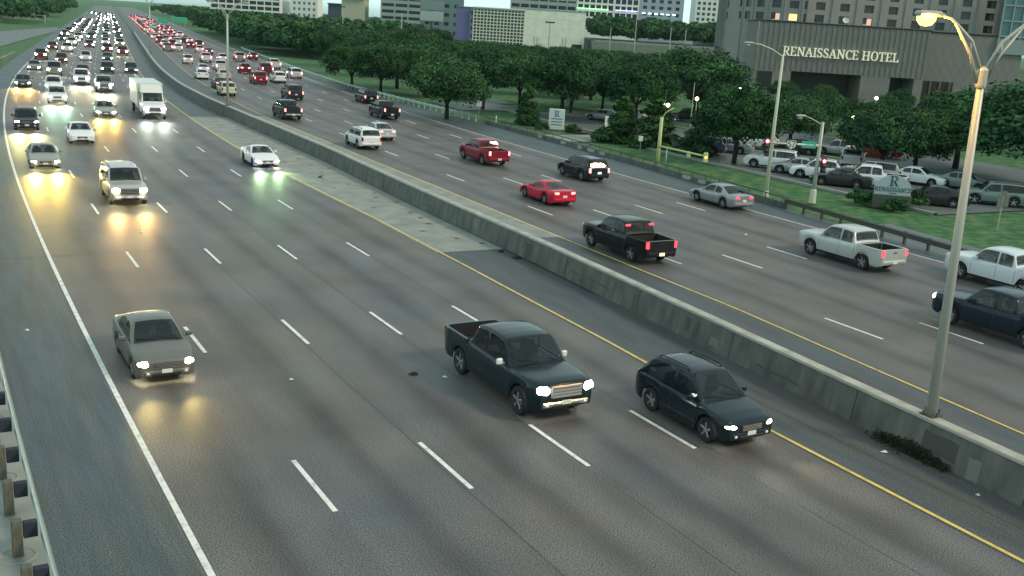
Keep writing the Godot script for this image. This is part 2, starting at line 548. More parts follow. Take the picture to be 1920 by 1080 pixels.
func barrier() -> void:
	var b := thing("median_barrier", "long grey concrete median barrier with pale cap, stains and joints", "barrier")
	var s := -40.0
	while s < 330.0:
		var e := s + (6.1 if s < 160 else 24.0)
		var st := mb()
		var n := 4
		for i in n:
			var q1 := lerpf(s, e - .03, float(i) / n)
			var q2 := lerpf(s, e - .03, float(i + 1) / n)
			var f := []
			for q in [q1, q2]:
				var o := o_bar(q)
				f.append([rp(q, o, -.1), rp(q, o + .02, .06), rp(q, o + .17, .98), rp(q, o + .17, 1.0), rp(q, o + .53, 1.0), rp(q, o + .53, .98), rp(q, o + .70, .06), rp(q, o + .72, -.1)])
			var lft: Vector3 = rp(q1, -1.0) - rp(q1, 0.0)
			var outs := [lft, lft + Vector3(0, .1, 0), lft, Vector3.UP, -lft, -lft + Vector3(0, .1, 0), -lft]
			for j in 7: poly(st, [f[0][j], f[1][j], f[1][j + 1], f[0][j + 1]], outs[j])
			if i == 0: poly(st, f[0], rp(s - 1, 0) - rp(s, 0))
			if i == n - 1: poly(st, f[1], rp(s + 1, 0) - rp(s, 0))
		obj("barrier_segment", st, M.concrete, b)
		s = e
	var st2 := mb()
	var cs := -40.0
	while cs < 330.0:
		var ce := cs + 3.0
		var f := []
		for q in [cs, ce]:
			var o := o_bar(q)
			f.append([rp(q, o + .145, 1.003), rp(q, o + .145, 1.075), rp(q, o + .17, 1.1), rp(q, o + .53, 1.1), rp(q, o + .555, 1.075), rp(q, o + .555, 1.003)])
		var lf: Vector3 = rp(cs, -1.0) - rp(cs, 0.0)
		var outs := [lf, lf + Vector3.UP, Vector3.UP, -lf + Vector3.UP, -lf]
		for j in 5: poly(st2, [f[0][j], f[1][j], f[1][j + 1], f[0][j + 1]], outs[j])
		cs = ce
	obj("cap", st2, M.cap, b)
	# repainted patches and scuffs on the traffic face
	var patch_m := [mat(Color(.060, .068, .064), .8), mat(Color(.16, .175, .16), .85), mat(Color(.062, .068, .064), .7)]
	for q in [[4.6, .9, .55, .5, 0], [3.4, .5, .35, .3, 1], [-7.3, 1.2, .5, .55, 0], [-8.1, .4, .3, .6, 1], [18.3, .7, .4, .7, 0], [30.0, 2.6, .35, .08, 2], [11.0, 3.4, .45, .06, 2], [-1.0, 2.2, .3, .07, 2], [41.0, 2.0, .5, .06, 2], [24.5, .5, .6, .5, 1]]:
		var sp := mb()
		for i in 4:
			var qa: float = q[0] + q[1] * i / 4.0
			var qb: float = q[0] + q[1] * (i + 1) / 4.0
			var j0: float = .03 * sin(i * 2.1 + q[0])
			var j1: float = .03 * sin((i + 1) * 2.1 + q[0])
			var ya: float = q[2] - q[3] * .5
			var yz: float = q[2] + q[3] * .5
			var fo := func(y: float) -> float: return lerpf(.02, .17, (y - .06) / .92) - .004
			poly(sp, [rp(qa, o_bar(qa) + fo.call(ya + j0), ya + j0), rp(qb, o_bar(qb) + fo.call(ya + j1), ya + j1), rp(qb, o_bar(qb) + fo.call(yz + j1), yz + j1), rp(qa, o_bar(qa) + fo.call(yz + j0), yz + j0)], rp(qa, -1) - rp(qa, 0))
		obj("repair_patch" if q[4] < 2 else "tyre_scuff", sp, patch_m[q[4]], b)
	# dark gap at its foot along the slab section
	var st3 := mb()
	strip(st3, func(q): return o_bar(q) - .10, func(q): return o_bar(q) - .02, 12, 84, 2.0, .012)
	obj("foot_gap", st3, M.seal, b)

func w_rail(st: SurfaceTool, of: Callable, s1: float, s2: float, face: float, step := 1.0) -> void:
	# W-beam: face = +1 faces larger o, -1 faces smaller o
	var prof := [[0.0, .42], [.045, .46], [.075, .50], [.045, .54], [.005, .575], [.045, .61], [.075, .65], [.045, .69], [0.0, .73], [-.012, .735]]
	var n := int(ceil((s2 - s1) / step))
	for i in n:
		var qa := lerpf(s1, s2, float(i) / n)
		var qb := lerpf(s1, s2, float(i + 1) / n)
		for j in prof.size() - 1:
			var pts := []
			for w in [[qa, j], [qb, j], [qb, j + 1], [qa, j + 1]]:
				pts.append(rp(w[0], of.call(w[0]) + face * prof[w[1]][0], prof[w[1]][1]))
			poly(st, pts, rp(qa, face) - rp(qa, 0) + Vector3(0, .3 if j > 7 else 0.0, 0))

func guardrails() -> void:
	# left foreground, seen from behind
	var g := thing("guardrail", "steel guardrail with timber posts along the left shoulder, bottom left corner", "guardrail")
	var st := mb(0)
	w_rail(st, K(-11.35), -30, 60, 1.0, 1.2)
	obj("rail", st, M.steel, g)
	for k in 22:
		var s := -14.0 + k * 1.95
		var yaw := Basis(Vector3.UP, -heading(s))
		st = mb(); cbox(st, rp(s, -11.78, .36), Vector3(.2, .92, .17), .015, yaw)
		obj("post", st, M.wood, g)
		st = mb(); cbox(st, rp(s, -11.53, .575), Vector3(.27, .34, .16), .012, yaw)
		obj("blockout", st, M.dark_wood, g)
		if k % 2 == 0:
			st = mb(); lat(st, [[.38, .012], [.36, .03], [.32, .03], [.30, .012]], Basis.IDENTITY, rp(s, -11.78), 14)
			obj("post_collar", st, M.slab, g)
	# right, bright galvanised, past the slip road
	g = thing("guardrail", "bright galvanised guardrail on closely spaced posts beside the far right lanes", "guardrail")
	st = mb(0); w_rail(st, func(s): return o_rail(s), 84, 260, -1.0, 3.0)
	obj("rail", st, mat(Color(.40, .50, .48), .5, .3), g)
	for k in 60:
		var s := 84.5 + k * 1.9
		st = mb(); box(st, rp(s, o_rail(s) + .12, .33), Vector3(.16, .9, .15), Basis(Vector3.UP, -heading(s)))
		obj("post", st, M.steel, g)
	# low concrete parapet with a thin rail
	var w := thing("parapet_wall", "low weathered concrete parapet with thin dark rail beside the grass", "wall")
	for k in 9:
		var s := 28.0 + k * 6.0
		st = mb()
		for i in 2:
			var a := s + i * 2.97
			var b := a + 2.97
			var oa := o_rail(a); var ob := o_rail(b)
			var hh := .42
			poly(st, [rp(a, oa, -.1), rp(b, ob, -.1), rp(b, ob + .06, hh), rp(a, oa + .06, hh)], rp(a, -1) - rp(a, 0))
			poly(st, [rp(a, oa + .06, hh), rp(b, ob + .06, hh), rp(b, ob + .32, hh), rp(a, oa + .32, hh)], Vector3.UP)
			poly(st, [rp(a, oa + .32, -.1), rp(b, ob + .32, -.1), rp(b, ob + .32, hh), rp(a, oa + .32, hh)], rp(a, 1) - rp(a, 0))
		obj("wall_segment", st, M.concrete, w)
	st = mb(0)
	var path := []
	for k in 29: path.append(rp(28.0 + k * 1.95, o_rail(28.0 + k * 1.95) + .2, .72))
	tube(st, path, .045, .045, 6)
	obj("rail", st, M.rust, w)
	for k in 28:
		var s := 28.5 + k * 1.95
		st = mb(); box(st, rp(s, o_rail(s) + .2, .56), Vector3(.05, .3, .05), Basis(Vector3.UP, -heading(s)))
		obj("rail_post", st, M.rust, w)
	# pale patches where the parapet face has spalled
	for k in [[38.4, 1.0], [40.6, 1.2], [55.0, .9], [57.2, 1.3], [59.5, .7], [63.0, 1.0], [68.0, .8]]:
		st = mb(); cbox(st, rp(k[0], o_rail(k[0]) + .02, .2), Vector3(.05, .3, k[1]), .02, Basis(Vector3.UP, -heading(k[0])))
		obj("patch", st, M.cap, w)
	# dark rusty guardrail nearest on the right
	g = thing("guardrail", "dark rusty guardrail between right shoulder and grass, ending at tall lamp pole", "guardrail")
	st = mb(0); w_rail(st, func(s): return o_rail(s), 10.5, 28, -1.0, 1.2)
	obj("rail", st, M.rust, g)
	for k in 10:
		var s := 10.8 + k * 1.9
		st = mb(); box(st, rp(s, o_rail(s) + .12, .31), Vector3(.15, .88, .15), Basis(Vector3.UP, -heading(s)))
		obj("post", st, M.rust, g)
	# left side frontage rail far off
	g = thing("guardrail", "pale guardrail on the grass verge between frontage road and freeway, far left", "guardrail")
	st = mb(0); w_rail(st, func(s): return lut([[120.0, -13.5], [200.0, -11.4]], s), 118, 185, 1.0, 4.0)
	obj("rail", st, M.slab, g)
	for k in 17:
		var s := 118.5 + k * 4.0
		st = mb(); box(st, rp(s, lut([[120.0, -13.7], [200.0, -11.6]], s), .3), Vector3(.16, .9, .15), Basis(Vector3.UP, -heading(s)))
		obj("post", st, M.slab, g)

# ------------------------------------------------------------------ vehicles
func prof(p: Array, t: float) -> float: return lut(p, t)

func spec(kind: String) -> Dictionary:
	match kind:
		"sedan":
			return {"kind": kind, "L": 4.85, "W": 1.84, "H": 1.46, "r": .335, "fa": .95, "ra": 3.72, "sill": .2, "yb": .95, "tc": 1.38, "rf": 2.12, "rr": 3.25, "rb": 4.12, "gt": .70, "bp": 2.72,
				"top": [[0.0, .62], [.1, .70], [.5, .79], [1.38, .95], [2.5, .96], [3.9, 1.0], [4.5, 1.01], [4.75, .98], [4.85, .93]]}
		"compact":
			return {"kind": kind, "L": 4.5, "W": 1.78, "H": 1.49, "r": .32, "fa": .88, "ra": 3.46, "sill": .19, "yb": .98, "tc": 1.12, "rf": 1.98, "rr": 3.1, "rb": 3.85, "gt": .70, "bp": 2.5, "big": 1.5,
				"top": [[0.0, .68], [.1, .78], [.45, .88], [1.12, .98], [2.5, .99], [3.7, 1.03], [4.2, 1.03], [4.4, 1.0], [4.5, .94]]}
		"coupe":
			return {"kind": kind, "L": 4.75, "W": 1.86, "H": 1.37, "r": .345, "fa": .95, "ra": 3.66, "sill": .19, "yb": .92, "tc": 1.5, "rf": 2.25, "rr": 3.0, "rb": 4.15, "gt": .66, "bp": 3.05,
				"top": [[0.0, .60], [.1, .68], [.5, .77], [1.5, .92], [2.6, .93], [3.6, .98], [4.4, 1.0], [4.65, .98], [4.75, .92]]}
		"crossover":
			return {"kind": kind, "L": 4.3, "W": 1.84, "H": 1.71, "r": .36, "fa": .88, "ra": 3.42, "sill": .24, "yb": 1.03, "tc": 1.1, "rf": 1.95, "rr": 3.65, "rb": 4.2, "gt": .73, "bp": 2.5, "rails": true,
				"top": [[0.0, .74], [.12, .83], [.5, .93], [1.1, 1.03], [2.5, 1.05], [3.8, 1.10], [4.2, 1.10], [4.3, 1.02]]}
		"suv":
			return {"kind": kind, "L": 4.85, "W": 1.93, "H": 1.74, "r": .38, "fa": .95, "ra": 3.75, "sill": .27, "yb": 1.08, "tc": 1.3, "rf": 2.0, "rr": 4.45, "rb": 4.78, "gt": .80, "bp": 2.75, "rails": true,
				"top": [[0.0, .82], [.1, .92], [.5, 1.0], [1.3, 1.08], [2.5, 1.09], [4.4, 1.12], [4.78, 1.1], [4.85, 1.0]]}
		"bigsuv":
			return {"kind": kind, "L": 5.2, "W": 2.0, "H": 1.92, "r": .40, "fa": 1.0, "ra": 4.05, "sill": .32, "yb": 1.18, "tc": 1.42, "rf": 2.05, "rr": 4.85, "rb": 5.13, "gt": .83, "bp": 2.9, "rails": true,
				"top": [[0.0, 1.0], [.07, 1.09], [.4, 1.15], [1.42, 1.19], [2.5, 1.19], [4.8, 1.2], [5.13, 1.18], [5.2, 1.08]]}
		"pickup":
			return {"kind": kind, "L": 5.85, "W": 2.0, "H": 1.9, "r": .41, "fa": 1.0, "ra": 4.62, "sill": .36, "yb": 1.2, "tc": 1.5, "rf": 2.2, "rr": 3.75, "rb": 4.02, "gt": .80, "bp": 3.0, "bed": 4.15,
				"top": [[0.0, 1.06], [.06, 1.14], [.3, 1.19], [1.5, 1.22], [2.5, 1.22], [4.15, 1.27], [5.85, 1.27]]}
		"truck":
			return {"kind": kind, "L": 3.6, "W": 2.2, "H": 2.45, "r": .46, "fa": .95, "ra": 9.0, "sill": .5, "yb": 1.55, "tc": 1.35, "rf": 1.85, "rr": 3.4, "rb": 3.58, "gt": .88, "bp": 2.7,
				"top": [[0.0, 1.15], [.1, 1.28], [.5, 1.42], [1.35, 1.55], [3.6, 1.58]]}
	return {}

func half_w(c: Dictionary, y: float) -> float:
	var wb: float = c.W * .5 * .93
	var wt: float = c.W * .5 * c.gt
	return lerpf(wb, wt, pow(clampf((y - c.yb) / (c.H - c.yb), 0, 1), 1.25))

func roof_y(c: Dictionary, t: float) -> float:
	var y0: float = c.yb - .02
	var y1: float = lut(c.top, c.rb) - .02
	var mid: float = lerpf(c.rf, c.rr, .45)
	return lut([[c.tc, y0], [lerpf(c.tc, c.rf, .5), lerpf(y0, c.H - .045, .55)], [lerpf(c.tc, c.rf, .85), lerpf(y0, c.H - .045, .91)], [c.rf, c.H - .045], [lerpf(c.rf, mid, .4), c.H - .01], [mid, c.H], [lerpf(mid, c.rr, .6), c.H - .015], [c.rr, c.H - .06], [lerpf(c.rr, c.rb, .5), lerpf(c.H - .06, y1, .47)], [c.rb, y1]], t)

func body_width(c: Dictionary, t: float) -> float:
	var f := 1.0 - .16 * pow(1.0 - clampf(t / .55, 0, 1), 2.2) - .10 * pow(1.0 - clampf((c.L - t) / .45, 0, 1), 2.2)
	return c.W * .5 * f

func body_mesh(c: Dictionary) -> ArrayMesh:
	var ts := []
	var t := 0.0
	var arches := [c.fa, c.ra]
	while t < c.L:
		ts.append(t)
		var near := false
		for a in arches: near = near or absf(t - a) < c.r + .14
		t += .045 if near else (.05 if t < .2 or t > c.L - .25 else .13)
	ts.append(c.L)
	var bed: bool = c.has("bed")
	var rows := []
	var flags := []
	var at_bed := false
	for tt in ts:
		var w := body_width(c, tt)
		var y1: float = lut(c.top, tt)
		var y0: float = c.sill + .10 * pow(1.0 - clampf(tt / .35, 0, 1), 2.0) + .12 * pow(1.0 - clampf((c.L - tt) / .4, 0, 1), 2.0)
		for a in arches:
			var R: float = c.r + .075
			var d: float = absf(tt - a)
			if d < R: y0 = maxf(y0, minf(c.r + sqrt(R * R - d * d), y1 - .14))
		var in_bed: bool = bed and tt >= c.bed
		for again in (2 if in_bed and not at_bed else 1):
			var p := []
			var h := y1 - y0
			p.append(Vector2(w * .955, y0))
			p.append(Vector2(w * .985, y0 + h * .12))
			p.append(Vector2(w, y0 + h * .45))
			p.append(Vector2(w * .992, y0 + h * .72))
			if in_bed and (at_bed or again == 1):
				var fl := .78
				var tail: bool = tt > c.L - .11
				p.append(Vector2(w * .985, y1 - .03))
				p.append(Vector2(w * .965, y1))
				p.append(Vector2(w * .90, y1))
				if tail:
					p.append(Vector2(w * .8, y1)); p.append(Vector2(w * .4, y1)); p.append(Vector2(0, y1))
				else:
					p.append(Vector2(w * .885, y1 - .03)); p.append(Vector2(w * .88, fl)); p.append(Vector2(0, fl))
			else:
				p.append(Vector2(w * .965, y1 - h * .12))
				p.append(Vector2(w * .93, y1 - h * .045))
				p.append(Vector2(w * .87, y1 - .004))
				p.append(Vector2(w * .7, y1 + .012))
				p.append(Vector2(w * .38, y1 + .03))
				p.append(Vector2(0, y1 + .036))
			var row := []
			for k in p.size(): row.append(Vector3(p[k].x, p[k].y, tt - c.L * .5))
			for k in range(p.size() - 2, -1, -1): row.append(Vector3(-p[k].x, p[k].y, tt - c.L * .5))
			rows.append(row)
			flags.append(in_bed)
		if in_bed: at_bed = true
	var st := mb(0)
	for i in rows.size() - 1:
		st.set_smooth_group(-1 if flags[i + 1] else 0)
		for k in rows[i].size() - 1:
			quad(st, rows[i][k], rows[i + 1][k], rows[i + 1][k + 1], rows[i][k + 1])
	st.set_smooth_group(-1)
	for e in [0, rows.size() - 1]:
		var r: Array = rows[e]
		var n: int = r.size()
		var out := Vector3(0, 0, -1 if e == 0 else 1)
		for k in n / 2: poly(st, [r[k], r[k + 1], r[n - 2 - k], r[n - 1 - k]], out)
	return fin(st)

func cabin_mesh(c: Dictionary, open := false) -> ArrayMesh:
	var st := mb(0)
	var rows := []
	var ts := []
	var n := 36
	for i in n + 1:
		var t := lerpf(c.tc, c.rb, float(i) / n)
		var y := roof_y(c, t)
		var yl: float = c.yb - .07
		var y1: float = minf(c.yb + .03, y - .03)
		var y3: float = maxf(y - .09, y1)
		var p := [Vector2(half_w(c, c.yb), yl), Vector2(half_w(c, y1), y1), Vector2(half_w(c, lerpf(y1, y3, .5)), lerpf(y1, y3, .5)), Vector2(half_w(c, y3), y3), Vector2(half_w(c, y) - .03, maxf(y - .02, y3)), Vector2(half_w(c, y) - .10, y), Vector2(half_w(c, y) * .45, y + .022), Vector2(0, y + .03)]
		var row := []
		for k in p.size(): row.append(Vector3(p[k].x, p[k].y, t - c.L * .5))
		for k in range(p.size() - 2, -1, -1): row.append(Vector3(-p[k].x, p[k].y, t - c.L * .5))
		rows.append(row); ts.append(t)
	var rear_end: float = c.rr - .02 if c.kind in ["suv", "bigsuv"] else lerpf(c.rr, c.rb, .2)
	for i in rows.size() - 1:
		var t0: float = ts[i]
		var t1: float = ts[i + 1]
		for k in rows[i].size() - 1:
			if open:
				var top_glass: bool = (t0 > c.tc + .06 and t1 < c.rf - .01) or (t0 > c.rr + .03 and t1 < c.rb - .03)
				if k >= 5 and k <= 8 and top_glass: continue
				var side_glass: bool = ((t0 > c.tc + .34 and t1 < c.bp - .02) or (t0 > c.bp + .04 and t1 < rear_end)) and minf(roof_y(c, t0), roof_y(c, t1)) > c.yb + .2
				if side_glass and (k in [1, 2] or k in [11, 12]): continue
			quad(st, rows[i][k], rows[i + 1][k], rows[i + 1][k + 1], rows[i][k + 1])
	return fin(st)

func seat_mesh(c: Dictionary, x: float, t: float, w: float) -> ArrayMesh:
	var st := mb()
	var z: float = t - c.L * .5
	cbox(st, Vector3(x, c.yb - .36, z), Vector3(w, .22, .5), .06)
	cbox(st, Vector3(x, c.yb - .08, z + .28), Vector3(w, .62, .16), .06, Basis(Vector3.RIGHT, .22))
	cbox(st, Vector3(x, c.yb + .27, z + .37), Vector3(minf(w, .3), .17, .11), .04)
	return fin(st)

func screen_mesh(c: Dictionary, t0: float, t1: float, lift: float) -> ArrayMesh:
	var st := mb(0)
	var rows := []
	for i in 9:
		var t := lerpf(t0, t1, i / 8.0)
		var y := roof_y(c, t)
		var row := []
		for k in 9:
			var u := 1.0 - k / 4.0
			row.append(Vector3(u * (half_w(c, y) - .10), y + .03 * (1.0 - u * u) + .010, t - c.L * .5 + lift))
		rows.append(row)
	for i in 8:
		for k in 8: quad(st, rows[i][k], rows[i + 1][k], rows[i + 1][k + 1], rows[i][k + 1])
	return fin(st)

func side_mesh(c: Dictionary, t0: float, t1: float, sd: float) -> ArrayMesh:
	var st := mb(0)
	var n := 12
	var prev := []
	for i in n + 1:
		var t := lerpf(t0, t1, float(i) / n)
		var lo: float = c.yb + .035
		var hi: float = minf(roof_y(c, t) - .085, c.H - .115)
		if hi < lo + .02:
			prev = []
			continue
		var col := []
		for k in 4:
			var y := lerpf(lo, hi, k / 3.0)
			col.append(Vector3(sd * (half_w(c, y) + .012), y, t - c.L * .5))
		if prev.size():
			for k in 3: poly(st, [prev[k], col[k], col[k + 1], prev[k + 1]], Vector3(sd, 0, 0))
		prev = col
	return fin(st)

func wheel_meshes(r: float) -> Array:
	var key := "wheel%.3f" % r
	if cache.has(key): return cache[key]
	var ax := Basis(Vector3(0, 0, 1), PI / 2)   # y axis onto -x
	var w := .115
	var st := mb()
	lat(st, [[r * .66, -w], [r * .93, -w], [r, -w * .7], [r, w * .7], [r * .93, w], [r * .66, w]], ax, Vector3.ZERO, 24)
	var tyre := fin(st)
	st = mb()
	lat(st, [[r * .67, -w * .96], [r * .67, w * .96]], ax, Vector3.ZERO, 24)
	for sg in [-1.0, 1.0]:
		lat(st, [[r * .66, 0.0], [r * .60, w * .78 * sg]], ax, Vector3.ZERO, 24)
		lat(st, [[r * .16, w * .86 * sg], [0.0, w * .9 * sg]], ax, Vector3.ZERO, 12)
		for k in 5:
			var b := Basis(Vector3.RIGHT, TAU * k / 5.0)
			cbox(st, b * Vector3(w * .8 * sg, r * .34, 0), Vector3(.03, r * .62, r * .17), .008, b)
	var rim := fin(st)
	cache[key] = [tyre, rim]
	return cache[key]

func kit(c: Dictionary) -> Dictionary:
	var key: String = "kit_" + c.kind
	if cache.has(key): return cache[key]
	var k := {}
	var hl: float = c.L * .5
	var hw: float = c.W * .5
	k.body = body_mesh(c)
	k.cabin = cabin_mesh(c)
	k.cabin_open = cabin_mesh(c, true)
	k.seats = []
	for sd in [-1.0, 1.0]: k.seats.append(seat_mesh(c, sd * c.W * .2, c.bp - .62, .5))
	if c.kind != "truck" and c.rr - c.bp > .6: k.seats.append(seat_mesh(c, 0.0, c.bp + .38, c.W * .66))
	var sd0 := mb()
	cbox(sd0, Vector3(0, c.yb - .07, c.tc + .36 - c.L * .5), Vector3(c.W * .76, .22, .5), .07)
	box(sd0, Vector3(0, c.yb - .45, (c.tc + c.rb) * .5 - c.L * .5), Vector3(c.W * .78, .05, c.rb - c.tc - .1))
	k.dash = fin(sd0)
	sd0 = mb(0)
	var wp := []
	for q in 17:
		var qa := TAU * q / 16.0
		wp.append(Vector3(-c.W * .2, c.yb + .02, c.tc + .66 - c.L * .5) + Basis(Vector3.RIGHT, -.9) * Vector3(cos(qa) * .18, 0, sin(qa) * .18))
	tube(sd0, wp, .016, .016, 5)
	k.wheel = fin(sd0)
	k.windshield = screen_mesh(c, c.tc + .05, c.rf - .02, -.012)
	k.rear = screen_mesh(c, c.rr + .035, c.rb - .04, .012)
	k.sides = []
	for sd in [-1.0, 1.0]:
		k.sides.append(side_mesh(c, c.tc + .28, c.bp - .03, sd))
		k.sides.append(side_mesh(c, c.bp + .05, c.rr - .02 if c.kind in ["suv", "bigsuv"] else lerpf(c.rr, c.rb, .2), sd))
	var ny: float = lut(c.top, 0.06)
	var tall: float = 1.25 if c.has("bed") or c.kind == "bigsuv" or c.kind == "truck" else 1.0
	# front lamps, bumper, grille
	k.lamps = []
	for sd in [-1.0, 1.0]:
		var st := mb()
		if tall > 1.0: cbox(st, Vector3(sd * hw * .72, ny - .15, -hl + .10), Vector3(hw * .36, .24, .30), .07, Basis(Vector3.UP, sd * -.36))
		else:
			st.set_smooth_group(0)
			ball(st, Vector3(sd * hw * .70, ny - .09, -hl + .17), Vector3(hw * .22, .085 * float(c.get("big", 1.0)), .20), Basis(Vector3.UP, sd * -.35))
		k.lamps.append(fin(st))
	var st := mb()
	var gh: float = .36 if tall > 1.0 else .17
	var gy: float = ny - .04 - gh * .5
	cbox(st, Vector3(0, gy, -hl + .02), Vector3(hw * (1.02 if tall > 1 else .80), gh, .09), .03)
	k.grille = fin(st)
	st = mb()
	for i in 4: box(st, Vector3(0, gy + (i - 1.5) * gh * .25, -hl - .032), Vector3(hw * .76 * (1.27 if tall > 1 else 1.0), gh * .11, .02))
	k.slats = fin(st)
	st = mb()
	cbox(st, Vector3(0, c.sill + .20, -hl + .05), Vector3(hw * 1.56, .20, .17), .06)
	k.front_bumper = fin(st)
	st = mb()
	cbox(st, Vector3(0, c.sill + .15, -hl - .036), Vector3(hw * .95, .09, .05), .015)
	k.intake = fin(st)
	k.wipers = []
	for x0 in [-.62, .05]:
		var pa := []
		for q in [[x0, .06], [x0 + .34, .13], [x0 + .60, .16]]:
			var tw: float = lerpf(c.tc, c.rf, q[1] + .03)
			pa.append(Vector3(q[0], roof_y(c, tw) + .045, tw - hl - .02))
		st = mb(); tube(st, pa, .012, .012, 5); k.wipers.append(fin(st))
	k.fogs = []
	for sd in [-1.0, 1.0]:
		st = mb(0); ball(st, Vector3(sd * hw * .62, c.sill + .19, -hl - .02), Vector3(.07, .05, .04), Basis.IDENTITY, 6); k.fogs.append(fin(st))
	st = mb()
	cbox(st, Vector3(0, c.sill + .24, -hl - .04), Vector3(.31, .155, .012), .004)
	k.front_plate = fin(st)
	# rear
	var ty: float = lut(c.top, c.L - .1)
	k.tails = []
	for sd in [-1.0, 1.0]:
		st = mb()
		if c.kind in ["suv", "bigsuv", "pickup"]:
			cbox(st, Vector3(sd * hw * .835, ty - .20, hl - .06), Vector3(.17, .36, .16), .03, Basis(Vector3.UP, sd * .25))
		else:
			cbox(st, Vector3(sd * hw * .66, ty - .12, hl - .07), Vector3(hw * .40, .15, .22), .04, Basis(Vector3.UP, sd * .3))
		k.tails.append(fin(st))
	st = mb()
	cbox(st, Vector3(0, c.sill + .24, hl - .03), Vector3(hw * 1.66, .22, .17), .06)
	k.rear_bumper = fin(st)
	st = mb()
	cbox(st, Vector3(0, (c.sill + .46) if c.kind != "pickup" else (c.sill + .25), hl + (.02 if c.kind != "pickup" else .07)), Vector3(.31, .155, .02), .004)
	k.rear_plate = fin(st)
	k.mirrors = []
	for sd in [-1.0, 1.0]:
		st = mb()
		cbox(st, Vector3(sd * (hw + .10), c.yb + .09, c.tc + .42 - hl), Vector3(.20, .15 * tall, .11), .035)
		box(st, Vector3(sd * (hw - .02), c.yb + .03, c.tc + .44 - hl), Vector3(.12, .04, .06))
		k.mirrors.append(fin(st))
	k.handles = []
	k.seams = []
	for sd in [-1.0, 1.0]:
		for td in [c.bp - .16, c.rr + .02 if c.kind != "pickup" else c.rr - .1]:
			if c.kind == "coupe" and td > c.bp: continue
			st = mb(); cbox(st, Vector3(sd * (hw * .985 + .008), c.yb - .12, td - hl), Vector3(.03, .035, .17), .008)
			k.handles.append(fin(st))
		for td in [c.tc + .12, c.bp, minf(c.rr + .28, c.ra - c.r - .06)]:
			st = mb()
			for j in 6:
				var ya: float = lerpf(c.sill + .06, c.yb - .05, j / 6.0)
				var yc: float = lerpf(c.sill + .06, c.yb - .05, (j + 1) / 6.0)
				var bulge := func(y: float) -> float:
					var q: float = (y - c.sill) / (lut(c.top, td) - c.sill)
					return hw * lut([[0.0, .955], [.12, .985], [.45, 1.0], [.72, .992], [.88, .965], [1.0, .93]], q) + .003
				poly(st, [Vector3(sd * bulge.call(ya), ya, td - hl - .009), Vector3(sd * bulge.call(ya), ya, td - hl + .009), Vector3(sd * bulge.call(yc), yc, td - hl + .009), Vector3(sd * bulge.call(yc), yc, td - hl - .009)], Vector3(sd, 0, 0))
			k.seams.append(fin(st))
	st = mb()
	cbox(st, Vector3(0, c.sill + .22, 0), Vector3(c.W - .62, .42, c.L - .5), .05)
	for sd in [-1.0, 1.0]: cbox(st, Vector3(sd * (hw - .06), c.sill + .02, (c.fa + c.ra) * .5 - hl), Vector3(.10, .11, c.ra - c.fa - 2.0 * c.r - .16), .02)
	k.under = fin(st)
	if c.has("rails"):
		k.rails = []
		for sd in [-1.0, 1.0]:
			st = mb(0)
			var x: float = sd * (half_w(c, c.H) - .08)
			tube(st, [Vector3(x, c.H - .03, c.rf + .15 - hl), Vector3(x, c.H + .045, c.rf + .3 - hl), Vector3(x, c.H + .05, lerpf(c.rf, c.rr, .5) - hl), Vector3(x, c.H + .03, c.rr - .25 - hl), Vector3(x, c.H - .04, c.rr - .1 - hl)], .022, .022, 6)
			k.rails.append(fin(st))
	if c.has("bed"):
		st = mb()
		cbox(st, Vector3(0, .80, (c.bed + .06 + c.L - .14) * .5 - hl), Vector3(c.W * .84, .05, c.L - c.bed - .22), .01)
		for sd in [-1.0, 1.0]: cbox(st, Vector3(sd * hw * .855, 1.0, (c.bed + c.L) * .5 - hl), Vector3(.03, .44, c.L - c.bed - .22), .008)
		box(st, Vector3(0, 1.0, c.bed + .03 - hl), Vector3(c.W * .84, .44, .03))
		box(st, Vector3(0, 1.0, c.L - .13 - hl), Vector3(c.W * .84, .44, .03))
		k.liner = fin(st)
		st = mb()
		poly(st, [Vector3(-hw * .80, .62, hl + .004), Vector3(hw * .80, .62, hl + .004), Vector3(hw * .80, .61, hl + .004), Vector3(-hw * .80, .61, hl + .004)], Vector3.BACK)
		cbox(st, Vector3(0, 1.10, hl + .012), Vector3(.24, .06, .02), .008)
		k.tailgate_trim = fin(st)
	cache[key] = k
	return k

